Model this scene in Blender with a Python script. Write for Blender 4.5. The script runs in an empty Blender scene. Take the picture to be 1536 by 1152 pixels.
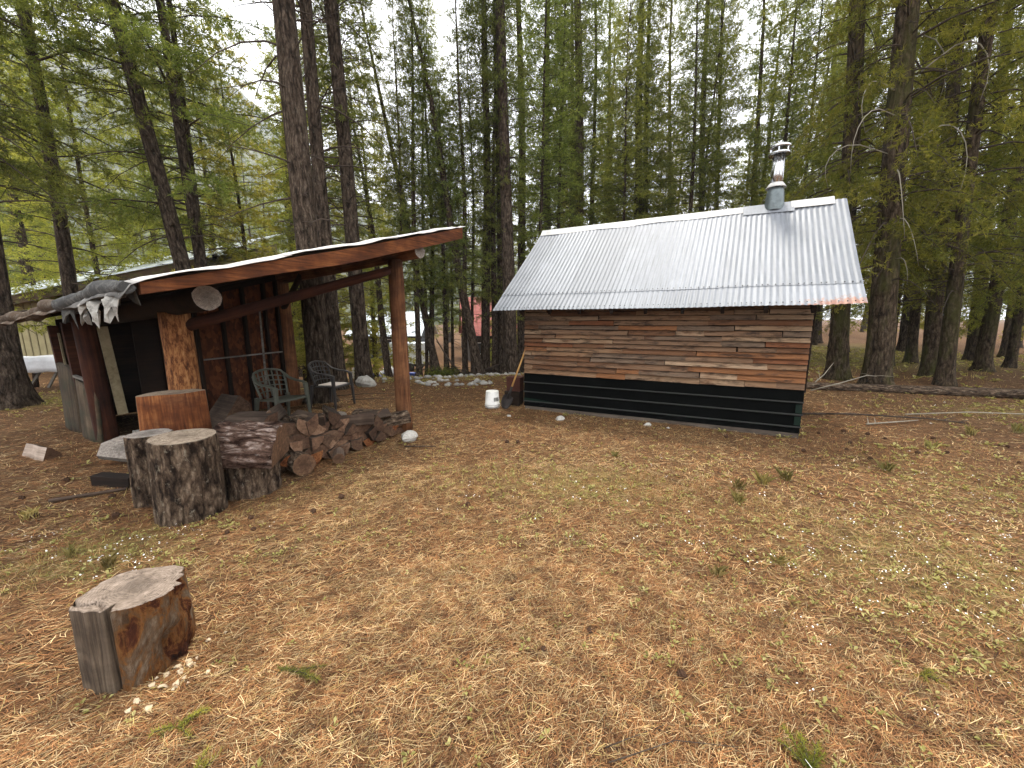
import bpy, math, random
import numpy as np
from mathutils import Vector, Matrix, Quaternion

# ------------------------------------------------------------------ camera, sky, sun, exposure
scene = bpy.context.scene
COL = scene.collection
R = math.radians
cam_data = bpy.data.cameras.new("camera")
cam = bpy.data.objects.new("camera", cam_data)
COL.objects.link(cam)
cam_data.sensor_width = 36.0
cam_data.lens = 13.57
cam_data.clip_start = 0.05
cam_data.clip_end = 6000.0
cam.location = (0, 0, 1.6)
cam.rotation_euler = (R(90 - 9.6), 0, 0)
scene.camera = cam

SUN_EL, SUN_AZ = 68.0, 10.0            # degrees; azimuth from +Y (view direction) to +X
world = bpy.data.worlds.new("World")
scene.world = world
world.use_nodes = True
wn = world.node_tree.nodes
wl = world.node_tree.links
wn.clear()
w_out = wn.new("ShaderNodeOutputWorld")
w_bg = wn.new("ShaderNodeBackground")
w_sky = wn.new("ShaderNodeTexSky")
w_sky.sky_type = 'NISHITA'
w_sky.sun_disc = False
w_sky.sun_elevation = R(SUN_EL)
w_sky.sun_rotation = R(SUN_AZ)
w_sky.air_density = 1.0
w_sky.dust_density = 2.0
w_tc = wn.new("ShaderNodeTexCoord")
w_noise = wn.new("ShaderNodeTexNoise")
w_noise.inputs["Scale"].default_value = 2.2
w_noise.inputs["Detail"].default_value = 6.0
w_ramp = wn.new("ShaderNodeValToRGB")
w_ramp.color_ramp.elements[0].position = 0.25
w_ramp.color_ramp.elements[0].color = (0.80, 0.80, 0.80, 1)
w_ramp.color_ramp.elements[1].position = 0.55
w_ramp.color_ramp.elements[1].color = (1, 1, 1, 1)
w_mix = wn.new("ShaderNodeMix")
w_mix.data_type = 'RGBA'
w_mix.inputs[7].default_value = (12.5, 12.6, 12.9, 1)     # bright even cloud cover
wl.new(w_tc.outputs["Generated"], w_noise.inputs["Vector"])
wl.new(w_noise.outputs["Fac"], w_ramp.inputs["Fac"])
wl.new(w_ramp.outputs["Color"], w_mix.inputs[0])
wl.new(w_sky.outputs["Color"], w_mix.inputs[6])
wl.new(w_mix.outputs[2], w_bg.inputs["Color"])
w_bg.inputs["Strength"].default_value = 0.125
wl.new(w_bg.outputs["Background"], w_out.inputs["Surface"])

sun_data = bpy.data.lights.new("sun", 'SUN')
sun_data.energy = 2.0
sun_data.angle = R(11)
sun_data.color = (1.0, 0.93, 0.82)
sun = bpy.data.objects.new("sun", sun_data)
COL.objects.link(sun)
sd = Vector((math.sin(R(SUN_AZ)) * math.cos(R(SUN_EL)), math.cos(R(SUN_AZ)) * math.cos(R(SUN_EL)), math.sin(R(SUN_EL))))
sun.rotation_euler = sd.to_track_quat('Z', 'Y').to_euler()
sun.location = sd * 60

vs = scene.view_settings
vs.view_transform = 'Standard'
vs.look = 'None'
vs.gamma = 1.0
vs.use_curve_mapping = False
vs.exposure = 1.22
scene.cycles.use_denoising = True
scene.cycles.max_bounces = 6
scene.cycles.diffuse_bounces = 3
scene.cycles.transmission_bounces = 4

rng = np.random.default_rng(7)
rnd = random.Random(11)

# ------------------------------------------------------------------ helpers: noise, terrain
def _hash(ix, iy, s):
    h = (ix.astype(np.int64) * 374761393 + iy.astype(np.int64) * 668265263 + s * 974634177) & 0xffffffff
    h = ((h ^ (h >> 13)) * 1274126177) & 0xffffffff
    return ((h ^ (h >> 16)) & 0xffff) / 65535.0

def vnoise(x, y, s=0):
    x = np.asarray(x, float); y = np.asarray(y, float)
    ix = np.floor(x); iy = np.floor(y)
    fx = x - ix; fy = y - iy
    fx = fx * fx * (3 - 2 * fx); fy = fy * fy * (3 - 2 * fy)
    a = _hash(ix, iy, s); b = _hash(ix + 1, iy, s); c = _hash(ix, iy + 1, s); d = _hash(ix + 1, iy + 1, s)
    return (a * (1 - fx) + b * fx) * (1 - fy) + (c * (1 - fx) + d * fx) * fy

def fbm(x, y, s=0, o=4):
    t = 0; a = 0.5; f = 1.0
    for i in range(o):
        t = t + a * vnoise(np.asarray(x) * f, np.asarray(y) * f, s + i); a *= 0.5; f *= 2.03
    return t

def sstep(a, b, x):
    t = np.clip((np.asarray(x, float) - a) / (b - a), 0, 1)
    return t * t * (3 - 2 * t)

def terrain(x, y):
    x = np.asarray(x, float); y = np.asarray(y, float)
    d = np.hypot(x, y)
    az = np.degrees(np.arctan2(x, y))
    sector = sstep(-42, -34, az) * (1 - sstep(-1, 7, az))
    drop = -1.75 * sstep(10.4, 19.5, d) - 0.55 * sstep(20, 42, d)
    z = sector * drop
    z = z + (fbm(x * 0.9, y * 0.9, 3) - 0.47) * 0.05 * sstep(0.5, 3, d) + (fbm(x * 5, y * 5, 9, 3) - 0.43) * 0.022
    z = z + (fbm(x * 0.12, y * 0.12, 5) - 0.47) * 0.9 * sstep(16, 40, d)
    return z

def T(x, y):
    return float(terrain(x, y))

# ------------------------------------------------------------------ helpers: objects
def link(o, parent=None):
    COL.objects.link(o)
    if parent is not None:
        o.parent = parent
    return o

def tag(o, label, cat, group=None):
    o["label"] = label
    o["category"] = cat
    if group:
        o["group"] = group
    return o

def thing(name, label, cat, loc=(0, 0, 0), rz=0.0, group=None):
    o = bpy.data.objects.new(name, None)
    o.empty_display_size = 0.2
    COL.objects.link(o)
    o.location = loc
    o.rotation_euler = (0, 0, rz)
    return tag(o, label, cat, group)

def fast_mesh(name, verts, faces, mats=(), mat_idx=None, smooth=False, attrs=None):
    """verts (N,3) float array; faces (M,k) int array with k constant"""
    me = bpy.data.meshes.new(name)
    verts = np.asarray(verts, np.float32); faces = np.asarray(faces, np.int32)
    m, k = faces.shape
    me.vertices.add(len(verts)); me.loops.add(m * k); me.polygons.add(m)
    me.vertices.foreach_set("co", verts.ravel())
    me.loops.foreach_set("vertex_index", faces.ravel())
    me.polygons.foreach_set("loop_start", np.arange(0, m * k, k, dtype=np.int32))
    if mat_idx is not None:
        me.polygons.foreach_set("material_index", np.asarray(mat_idx, np.int32))
    me.polygons.foreach_set("use_smooth", np.full(m, smooth))
    for mt in mats:
        me.materials.append(mt)
    if attrs:
        for an, av in attrs.items():
            av = np.asarray(av, np.float32)
            if av.ndim == 1:
                a = me.attributes.new(an, 'FLOAT', 'POINT'); a.data.foreach_set("value", av)
            else:
                a = me.attributes.new(an, 'FLOAT_COLOR', 'POINT')
                a.data.foreach_set("color", np.c_[av, np.ones(len(av))].astype(np.float32).ravel())
    me.update(calc_edges=True)
    return me

class MB:
    def __init__(self):
        self.v = []; self.f = []; self.m = []; self.s = []
    def quad_box(self, c, s, rot=None, mat=0, jit=0.0):
        c = Vector(c); hx, hy, hz = s[0] / 2, s[1] / 2, s[2] / 2
        n = len(self.v)
        for dz in (-1, 1):
            for dx, dy in ((-1, -1), (1, -1), (1, 1), (-1, 1)):
                p = Vector((dx * hx, dy * hy, dz * hz))
                if jit:
                    p += Vector((rnd.uniform(-jit, jit), rnd.uniform(-jit, jit), rnd.uniform(-jit, jit)))
                if rot is not None:
                    p = rot @ p
                self.v.append(tuple(c + p))
        for q in ((0, 3, 2, 1), (4, 5, 6, 7), (0, 1, 5, 4), (1, 2, 6, 5), (2, 3, 7, 6), (3, 0, 4, 7)):
            self.f.append(tuple(n + i for i in q)); self.m.append(mat); self.s.append(False)
        return self
    def ring_loft(self, rings, closed=True, mat=0, smooth=True, cap0=None, cap1=None):
        n0 = len(self.v); k = len(rings[0])
        for r in rings:
            self.v.extend(tuple(p) for p in r)
        for i in range(len(rings) - 1):
            for j in range(k if closed else k - 1):
                a = n0 + i * k + j; b = n0 + i * k + (j + 1) % k
                self.f.append((a, b, b + k, a + k)); self.m.append(mat); self.s.append(smooth)
        if cap0 is not None:
            self.f.append(tuple(n0 + j for j in reversed(range(k)))); self.m.append(cap0); self.s.append(False)
        if cap1 is not None:
            b = n0 + (len(rings) - 1) * k
            self.f.append(tuple(b + j for j in range(k))); self.m.append(cap1); self.s.append(False)
        return self
    def tube(self, pts, rad, n=8, mat=0, cap=0, smooth=True):
        pts = [Vector(p) for p in pts]
        if not hasattr(rad, '__len__'):
            rad = [rad] * len(pts)
        rings = []
        up = None
        for i, p in enumerate(pts):
            d = (pts[min(i + 1, len(pts) - 1)] - pts[max(i - 1, 0)]).normalized()
            if up is None:
                up = d.orthogonal().normalized()
            up = (up - d * up.dot(d)).normalized()
            sd_ = d.cross(up)
            rings.append([p + (up * math.cos(2 * math.pi * j / n) + sd_ * math.sin(2 * math.pi * j / n)) * rad[i] for j in range(n)])
        return self.ring_loft(rings, True, mat, smooth, cap, cap)
    def disc(self, c, r0, r1, h, n=24, mat=0):
        c = Vector(c)
        rr = [[c + Vector((math.cos(2 * math.pi * j / n) * r, math.sin(2 * math.pi * j / n) * r, z)) for j in range(n)] for r, z in ((r0, 0), (r1, h))]
        return self.ring_loft(rr, True, mat, True, mat, mat)
    def mesh(self, name, mats):
        me = bpy.data.meshes.new(name)
        me.from_pydata(self.v, [], self.f)
        for m in (mats if isinstance(mats, (list, tuple)) else [mats]):
            me.materials.append(m)
        me.polygons.foreach_set("material_index", self.m)
        me.polygons.foreach_set("use_smooth", self.s)
        me.update()
        return me
    def build(self, name, mats, parent=None, loc=None, rot=None, bevel=0.0, sub=0):
        o = bpy.data.objects.new(name, self.mesh(name, mats))
        link(o, parent)
        if loc is not None: o.location = loc
        if rot is not None: o.rotation_euler = rot
        if bevel:
            b = o.modifiers.new("bevel", 'BEVEL'); b.width = bevel; b.segments = 2; b.limit_method = 'ANGLE'; b.angle_limit = R(40)
        if sub:
            s = o.modifiers.new("sub", 'SUBSURF'); s.levels = sub; s.render_levels = sub
        return o

def copy_tree(o, parent=None):
    c = o.copy(); COL.objects.link(c); c.parent = parent
    for ch in list(o.children):
        copy_tree(ch, c)
    return c

def box(name, c, s, mat, parent=None, rot=None, bevel=0.0, jit=0.0):
    b = MB().quad_box((0, 0, 0), s, None, 0, jit)
    o = b.build(name, mat, parent, c, None, bevel)
    if rot is not None: o.rotation_euler = rot
    return o

def bar(name, p0, p1, w, h, mat, parent=None, bevel=0.0, up=(0, 0, 1), jit=0.0):
    """a rectangular bar from p0 to p1; local X runs along it"""
    p0 = Vector(p0); p1 = Vector(p1); d = p1 - p0; L = d.length; d.normalize()
    z = Vector(up); z = (z - d * z.dot(d))
    z = z.normalized() if z.length > 1e-4 else d.orthogonal().normalized()
    y = z.cross(d)
    o = MB().quad_box((0, 0, 0), (L, w, h), None, 0, jit).build(name, mat, parent, None, None, bevel)
    m = Matrix((d, y, z)).transposed().to_4x4(); m.translation = (p0 + p1) / 2
    o.matrix_local = m
    return o

def log(name, p0, p1, r0, r1, mats, parent=None, n=20, rough=0.05, seg=8, seed=0, bend=0.0, knots=0):
    """a round log from p0 to p1; local Z is its axis; mats = (side, end)"""
    p0 = Vector(p0); p1 = Vector(p1); d = p1 - p0; L = d.length
    rr = random.Random(seed + int(L * 1000))
    ph = [rr.uniform(0, 6.28) for _ in range(4)]
    rings = []
    for i in range(seg + 1):
        t = i / seg
        r = r0 + (r1 - r0) * t
        ring = []
        for j in range(n):
            a = 2 * math.pi * j / n
            q = r * (1 + rough * (math.sin(2 * a + ph[0]) * 0.4 + math.sin(3 * a + ph[1] + t * 2) * 0.4 + math.sin(7 * a + ph[2] + t * 6) * 0.35 + rr.uniform(-.5, .5)))
            ring.append((math.cos(a) * q + bend * math.sin(t * math.pi), math.sin(a) * q, t * L))
        rings.append(ring)
    b = MB().ring_loft(rings, True, 0, True, 1, 1)
    o = b.build(name, list(mats), parent)
    o.location = p0
    o.rotation_mode = 'QUATERNION'
    o.rotation_quaternion = d.to_track_quat('Z', 'Y')
    return o

# ------------------------------------------------------------------ helpers: materials
class NT:
    def __init__(self, name, rough=0.8, spec=0.3, metal=0.0):
        self.m = bpy.data.materials.new(name); self.m.use_nodes = True
        self.t = self.m.node_tree; self.n = self.t.nodes; self.l = self.t.links
        self.b = self.n["Principled BSDF"]; self.out = self.n["Material Output"]
        self.b.inputs["Roughness"].default_value = rough
        self.b.inputs["Specular IOR Level"].default_value = spec
        self.b.inputs["Metallic"].default_value = metal
    def new(self, t): return self.n.new(t)
    def coord(self, kind="Object", scale=(1, 1, 1), offset_random=True):
        tc = self.new("ShaderNodeTexCoord"); mp = self.new("ShaderNodeMapping"); mp.inputs["Scale"].default_value = scale
        src = tc.outputs[kind] if kind != "World" else None
        if kind == "World":
            g = self.new("ShaderNodeNewGeometry"); src = g.outputs["Position"]
        if offset_random and kind == "Object":
            oi = self.new("ShaderNodeObjectInfo"); ml = self.new("ShaderNodeMath"); ml.operation = 'MULTIPLY'; ml.inputs[1].default_value = 37.0
            self.l.new(oi.outputs["Random"], ml.inputs[0])
            ad = self.new("ShaderNodeVectorMath"); ad.operation = 'ADD'
            self.l.new(src, ad.inputs[0]); self.l.new(ml.outputs[0], ad.inputs[1]); src = ad.outputs[0]
        self.l.new(src, mp.inputs["Vector"])
        return mp.outputs["Vector"]
    def noise(self, vec, scale=5, detail=5, rough=0.55, dist=0.0):
        n = self.new("ShaderNodeTexNoise"); n.inputs["Scale"].default_value = scale; n.inputs["Detail"].default_value = detail
        n.inputs["Roughness"].default_value = rough; n.inputs["Distortion"].default_value = dist
        self.l.new(vec, n.inputs["Vector"]); return n.outputs["Fac"]
    def voro(self, vec, scale=5, feature='F1', out="Distance", rnd_=1.0):
        n = self.new("ShaderNodeTexVoronoi"); n.feature = feature; n.inputs["Scale"].default_value = scale
        n.inputs["Randomness"].default_value = rnd_
        self.l.new(vec, n.inputs["Vector"]); return n.outputs[out]
    def ramp(self, fac, stops, interp='LINEAR'):
        r = self.new("ShaderNodeValToRGB"); cr = r.color_ramp; cr.interpolation = interp
        while len(cr.elements) < len(stops): cr.elements.new(0.5)
        for e, (p, c) in zip(cr.elements, stops):
            e.position = p
            e.color = (c, c, c, 1) if not hasattr(c, '__len__') else (*c, 1)
        self.l.new(fac, r.inputs["Fac"]); return r.outputs["Color"]
    def mix(self, fac, a, b, mode='MIX'):
        m = self.new("ShaderNodeMix"); m.data_type = 'RGBA'; m.blend_type = mode
        for s, i in ((fac, 0), (a, 6), (b, 7)):
            if hasattr(s, 'default_value') or hasattr(s, 'is_linked'): self.l.new(s, m.inputs[i])
            elif hasattr(s, '__len__'): m.inputs[i].default_value = (*s, 1)
            else: m.inputs[i].default_value = s
        return m.outputs[2]
    def math(self, op, a, b=None):
        m = self.new("ShaderNodeMath"); m.operation = op
        for s, i in ((a, 0), (b, 1)):
            if s is None: continue
            if hasattr(s, 'is_linked'): self.l.new(s, m.inputs[i])
            else: m.inputs[i].default_value = s
        return m.outputs[0]
    def rand(self):
        return self.new("ShaderNodeObjectInfo").outputs["Random"]
    def attr(self, name, out="Color"):
        a = self.new("ShaderNodeAttribute"); a.attribute_name = name; return a.outputs[out]
    def color(self, s):
        if hasattr(s, 'is_linked'): self.l.new(s, self.b.inputs["Base Color"])
        else: self.b.inputs["Base Color"].default_value = (*s, 1)
        return self
    def roughness(self, s): self.l.new(s, self.b.inputs["Roughness"]); return self
    def bump(self, h, strength=0.5, dist=0.02):
        b = self.new("ShaderNodeBump"); b.inputs["Strength"].default_value = strength; b.inputs["Distance"].default_value = dist
        self.l.new(h, b.inputs["Height"]); self.l.new(b.outputs["Normal"], self.b.inputs["Normal"]); return self

M = {}
def wood(name, c_dark, c_mid, c_light, axis=0, rough=0.85, grain=60, stain=None, stain_amt=0.5, vary=0.35, bump=0.35, spec=0.2):
    t = NT(name, rough, spec)
    sc = [grain] * 3; sc[axis] = grain * 0.045
    v = t.coord("Object", tuple(sc))
    g = t.noise(v, 1.0, 6, 0.65, 0.6)
    v2 = t.coord("Object", (3.0, 3.0, 3.0))
    big = t.noise(v2, 1.0, 4, 0.6)
    f = t.mix(0.45, g, big)
    c = t.ramp(f, [(0.36, c_dark), (0.5, c_mid), (0.64, c_light)])
    rv = t.ramp(t.rand(), [(0.0, 1.0 - vary), (1.0, 1.0 + vary * 0.4)])
    c = t.mix(1.0, c, rv, 'MULTIPLY')
    if stain is not None:
        v3 = t.coord("World", (2.2, 2.2, 4.0))
        s = t.ramp(t.noise(v3, 1.3, 5, 0.65), [(0.48, 0.0), (0.66, stain_amt)])
        c = t.mix(s, c, stain)
    t.color(c).bump(g, bump, 0.01)
    return t.m

def endgrain(name, c_a, c_b, crack=(0.03, 0.02, 0.015), rings=70, crack_amt=1.0):
    t = NT(name, 0.9, 0.15)
    tc = t.new("ShaderNodeTexCoord"); sp = t.new("ShaderNodeSeparateXYZ"); t.l.new(tc.outputs["Object"], sp.inputs[0])
    nv = t.noise(tc.outputs["Object"], 7, 4)
    x, y = sp.outputs[0], sp.outputs[1]
    rr = t.math('SQRT', t.math('ADD', t.math('MULTIPLY', x, x), t.math('MULTIPLY', y, y)))
    rr2 = t.math('ADD', rr, t.math('MULTIPLY', nv, 0.09))
    s = t.math('SINE', t.math('MULTIPLY', rr2, rings * 9.0))
    s = t.math('ADD', t.math('MULTIPLY', s, 0.05), t.math('MULTIPLY', t.noise(tc.outputs["Object"], 24, 8, 0.8), 1.0))
    c = t.ramp(s, [(0.36, c_a), (0.66, c_b)])
    c = t.mix(t.ramp(rr2, [(0.07, 0.55), (0.15, 0.0)]), c, tuple(v * 0.55 for v in c_a))
    ang = t.math('ARCTAN2', y, x)
    cr = t.math('ABSOLUTE', t.math('SINE', t.math('ADD', t.math('MULTIPLY', ang, 3.5), t.math('MULTIPLY', nv, 9.0))))
    k = t.ramp(cr, [(0.0, crack_amt), (0.045, 0.0)])
    c = t.mix(k, c, crack)
    saw = t.ramp(t.noise(t.coord("Object", (4, 60, 1)), 1, 3), [(0.35, 0.88), (0.65, 1.06)])
    c = t.mix(1.0, c, saw, 'MULTIPLY')
    t.color(c).bump(s, 0.3, 0.01)
    return t.m

def bark(name, c_fur, c_ridge, c_tip, lichen=(0.28, 0.30, 0.24), scale=1.0, lich_amt=0.5, strength=1.0, moss=None):
    t = NT(name, 0.95, 0.1)
    wv = t.coord("Object", (3 * scale, 3 * scale, 1.5 * scale))
    wn_ = t.new("ShaderNodeTexNoise"); wn_.inputs["Scale"].default_value = 2.0; wn_.inputs["Detail"].default_value = 3; t.l.new(wv, wn_.inputs["Vector"])
    v0 = t.coord("Object", (14 * scale, 14 * scale, 3.6 * scale))
    ad = t.new("ShaderNodeVectorMath"); ad.operation = 'MULTIPLY_ADD'; t.l.new(wn_.outputs["Color"], ad.inputs[0]); ad.inputs[1].default_value = (2.2, 2.2, 2.2); t.l.new(v0, ad.inputs[2]); v = ad.outputs[0]
    d = t.voro(v, 1.5, 'F1')
    n = t.noise(v, 1.6, 8, 0.75, 0.6)
    h = t.math('ADD', t.math('MULTIPLY', t.math('SUBTRACT', 1.0, d), 0.45), t.math('MULTIPLY', n, 0.75))
    c = t.ramp(h, [(0.42, c_fur), (0.62, c_ridge), (0.88, c_tip)])
    fine = t.noise(t.coord("Object", (70 * scale, 70 * scale, 30 * scale)), 1, 5, 0.75)
    c = t.mix(1.0, c, t.ramp(fine, [(0.3, 0.45), (0.7, 1.45)]), 'MULTIPLY')
    l = t.ramp(t.noise(t.coord("Object", (22, 22, 14)), 1.0, 6, 0.75), [(0.58, 0.0), (0.68, lich_amt)])
    c = t.mix(l, c, lichen)
    if moss is not None:
        ml = t.ramp(t.noise(t.coord("Object", (2.2, 2.2, 0.8)), 1.0, 5, 0.7), [(0.50, 0.0), (0.66, 0.75)])
        c = t.mix(ml, c, moss)
    t.color(c).bump(t.mix(0.3, h, fine), strength, 0.05)
    return t.m

def plain(name, col, rough=0.6, spec=0.3, metal=0.0, dirt=None, dirt_amt=0.5, dscale=6, bump=0.0):
    t = NT(name, rough, spec, metal)
    n = t.noise(t.coord("Object", (1, 1, 1)), dscale, 6, 0.65)
    c = t.mix(1.0, col, t.ramp(n, [(0.3, 0.8), (0.7, 1.12)]), 'MULTIPLY')
    if dirt is not None:
        s = t.ramp(t.noise(t.coord("Object", (1, 1, 1)), dscale * 1.7, 6, 0.7), [(0.48, 0.0), (0.7, dirt_amt)])
        c = t.mix(s, c, dirt)
    t.color(c)
    if bump: t.bump(n, bump, 0.01)
    return t.m

# woods
t = NT("siding_board", 0.9, 0.15)
v = t.coord("Object", (2.2, 60, 60)); g = t.noise(v, 1.0, 6, 0.7, 0.8)
base = t.ramp(t.rand(), [(0.0, (0.125, 0.062, 0.032)), (0.14, (0.165, 0.098, 0.058)), (0.3, (0.135, 0.092, 0.062)), (0.45, (0.20, 0.088, 0.038)),
                         (0.58, (0.25, 0.165, 0.10)), (0.70, (0.15, 0.060, 0.028)), (0.80, (0.21, 0.125, 0.070)), (0.92, (0.30, 0.205, 0.13))], 'CONSTANT')
c = t.mix(1.0, base, t.ramp(g, [(0.3, 0.55), (0.7, 1.35)]), 'MULTIPLY')
st = t.ramp(t.noise(t.coord("Object", (3.2, 8, 12)), 1.2, 5, 0.7), [(0.50, 0.0), (0.64, 0.85)])
c = t.mix(st, c, (0.028, 0.018, 0.013))
rd = t.ramp(t.noise(t.coord("Object", (1.6, 5, 5)), 1.3, 4, 0.6), [(0.52, 0.0), (0.72, 0.5)])
c = t.mix(rd, c, (0.12, 0.045, 0.018))
t.color(c).bump(g, 0.4, 0.008); M['siding'] = t.m
M['post'] = wood("peeled_log_post", (0.035, 0.013, 0.006), (0.125, 0.050, 0.020), (0.24, 0.11, 0.048), axis=2, grain=45, stain=(0.05, 0.022, 0.012), stain_amt=0.6, bump=0.5)
t = NT("peeled_log_mottled", 0.85, 0.2)
g = t.noise(t.coord("Object", (20, 20, 6)), 1.6, 7, 0.72, 0.4)
c = t.ramp(g, [(0.34, (0.035, 0.012, 0.006)), (0.46, (0.15, 0.055, 0.019)), (0.55, (0.29, 0.13, 0.048)), (0.70, (0.40, 0.215, 0.095))])
t.color(c).bump(g, 0.4, 0.01); M['post_mottled'] = t.m
M['rafter'] = wood("rafter_timber", (0.030, 0.009, 0.004), (0.115, 0.036, 0.011), (0.24, 0.085, 0.027), axis=0, grain=60, stain=(0.05, 0.016, 0.008), stain_amt=0.7)
M['dark_wood'] = wood("dark_timber", (0.006, 0.0035, 0.002), (0.015, 0.008, 0.0045), (0.030, 0.015, 0.008), axis=0, grain=30)  # near-black colour also carries the shade inside the shelter
M['red_post'] = wood("red_brown_timber", (0.014, 0.005, 0.003), (0.044, 0.013, 0.006), (0.085, 0.028, 0.012), axis=2, grain=24)  # darkened so the colour holds some of the shelter's shade
M['grey_wood'] = wood("grey_weathered_wood", (0.07, 0.06, 0.05), (0.20, 0.18, 0.155), (0.34, 0.315, 0.28), axis=0, grain=35)
M['beige_board'] = wood("beige_painted_board", (0.13, 0.105, 0.06), (0.19, 0.155, 0.092), (0.24, 0.20, 0.125), axis=2, grain=25, vary=0.1, bump=0.1)
M['sill'] = wood('sill_timber', (0.03, 0.022, 0.016), (0.075, 0.058, 0.045), (0.13, 0.105, 0.082), axis=0, grain=30)
M['slab_wood'] = wood("mossy_slab_wood", (0.018, 0.012, 0.007), (0.062, 0.043, 0.026), (0.125, 0.092, 0.058), axis=2, grain=14, stain=(0.028, 0.034, 0.020), stain_amt=0.7)
M['split_orange'] = wood("split_orange_wood", (0.050, 0.014, 0.006), (0.17, 0.055, 0.017), (0.36, 0.155, 0.055), axis=2, grain=45, vary=0.25, bump=0.8, stain=(0.05, 0.015, 0.008), stain_amt=0.7)
M['split_pale'] = wood("split_firewood_face", (0.045, 0.022, 0.013), (0.12, 0.065, 0.038), (0.22, 0.135, 0.085), axis=2, grain=30, vary=0.5)
M['split_side'] = wood("split_firewood_side", (0.022, 0.014, 0.010), (0.060, 0.040, 0.028), (0.12, 0.085, 0.062), axis=2, grain=30, vary=0.4)
M['split_log'] = wood('pale_split_face', (0.12, 0.085, 0.062), (0.27, 0.21, 0.165), (0.42, 0.34, 0.28), axis=2, grain=30)
M['end_pale'] = endgrain("log_end_pale", (0.16, 0.115, 0.08), (0.40, 0.32, 0.235))
M['end_grey'] = endgrain("log_end_grey", (0.15, 0.125, 0.105), (0.40, 0.35, 0.30), rings=55)
M['end_warm'] = endgrain('stump_top_weathered', (0.11, 0.082, 0.062), (0.30, 0.235, 0.185), rings=60)
M['end_dark'] = endgrain("log_end_dark", (0.06, 0.03, 0.018), (0.20, 0.115, 0.065))
M['bark_log'] = bark("log_bark", (0.016, 0.010, 0.007), (0.095, 0.064, 0.042), (0.27, 0.20, 0.14), scale=1.3, lich_amt=0.7, lichen=(0.32, 0.28, 0.21))
M['bark_plate'] = bark("flaky_pine_bark", (0.02, 0.009, 0.006), (0.12, 0.072, 0.052), (0.46, 0.37, 0.32), scale=1.2, lich_amt=0.45, lichen=(0.4, 0.36, 0.33))
t = NT("decayed_stump_wood", 0.9, 0.15)
vz = t.coord("Object", (1, 1, 0.45), False)
n1 = t.noise(vz, 6.5, 7, 0.72, 1.2); n2 = t.noise(t.coord("Object", (85, 85, 14), False), 1, 6, 0.75)
c = t.ramp(n1, [(0.34, (0.012, 0.006, 0.004)), (0.43, (0.075, 0.022, 0.009)), (0.49, (0.20, 0.085, 0.025)), (0.54, (0.13, 0.075, 0.040)), (0.62, (0.19, 0.14, 0.095)), (0.74, (0.24, 0.19, 0.14))])
c = t.mix(1.0, c, t.ramp(n2, [(0.3, 0.5), (0.7, 1.3)]), 'MULTIPLY')
t.color(c).bump(t.mix(0.5, n1, n2), 1.0, 0.04); M['stump_side'] = t.m
M['stump_grey'] = wood("grey_stump_rind", (0.026, 0.018, 0.012), (0.105, 0.076, 0.052), (0.20, 0.155, 0.108), axis=2, grain=60, bump=0.8, stain=(0.03, 0.02, 0.014), stain_amt=0.6)
t = NT("strand_board", 0.85, 0.2)
vo = t.voro(t.coord("Object", (26, 26, 14)), 1.0, 'F1', "Color"); g = t.noise(t.coord("Object", (30, 30, 10)), 1, 3)
sepc = t.new("ShaderNodeSeparateColor"); t.l.new(vo, sepc.inputs[0])
c = t.ramp(t.mix(0.3, sepc.outputs[0], g), [(0.1, (0.030, 0.008, 0.003)), (0.5, (0.075, 0.021, 0.007)), (0.9, (0.14, 0.047, 0.015))])
t.color(c).bump(sepc.outputs[0], 0.2, 0.004); M['osb'] = t.m  # strand board colour lowered to include the shelter's inner shade
# metals
t = NT("galvanised_sheet", 0.5, 0.35, 0.2)
n = t.noise(t.coord("World", (1, 1, 1)), 3.0, 6, 0.65); n2 = t.noise(t.coord("Object", (30, 2.0, 2.0)), 1, 4)
c = t.ramp(n, [(0.3, (0.195, 0.21, 0.232)), (0.7, (0.27, 0.283, 0.305))])
c = t.mix(1.0, c, t.ramp(t.rand(), [(0, 0.80), (1, 1.02)]), 'MULTIPLY')
c = t.mix(1.0, c, t.ramp(n2, [(0.3, 0.82), (0.7, 1.08)]), 'MULTIPLY')
spk = t.ramp(t.noise(t.coord("World", (1, 1, 1)), 55, 3), [(0.68, 0.0), (0.74, 0.5)])
c = t.mix(spk, c, (0.12, 0.11, 0.10))
rm = t.attr("rust", "Fac"); rn = t.noise(t.coord("World", (24, 24, 4)), 1.0, 5, 0.7)
rf = t.ramp(t.math('ADD', t.math('MULTIPLY', rm, 0.95), t.math('SUBTRACT', rn, 0.5)), [(0.44, 0.0), (0.60, 0.85)])
c = t.mix(rf, c, (0.27, 0.12, 0.07))
t.color(c); t.roughness(t.ramp(n, [(0.3, 0.45), (0.7, 0.6)])); M['galv'] = t.m
M['flash'] = plain("pale_flashing", (0.50, 0.495, 0.475), 0.55, 0.4, 0.15, (0.40, 0.37, 0.33), 0.4, 4)
M['steel'] = plain("stainless_pipe", (0.60, 0.61, 0.62), 0.22, 0.5, 1.0, None, 0, 8)
M['steel_dull'] = plain("dull_steel_boot", (0.17, 0.20, 0.205), 0.45, 0.4, 0.6, (0.09, 0.10, 0.10), 0.7, 9)
M['black_paint'] = plain("black_green_paint", (0.0022, 0.0026, 0.0024), 0.85, 0.03, 0, None, 0, 5)
t = NT("green_edged_paint", 0.55, 0.3)
M['green_paint'] = plain("faded_green_paint", (0.003, 0.012, 0.007), 0.65, 0.12, 0, (0.008, 0.013, 0.012), 0.9, 3)
M['lit_rib_grey'] = plain("lit_rib_and_nail_grey", (0.034, 0.034, 0.031), 0.8, 0.2, 0, (0.035, 0.04, 0.036), 0.6, 7)  # grey painted for light on the ribs' top faces; nail heads share it
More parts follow.
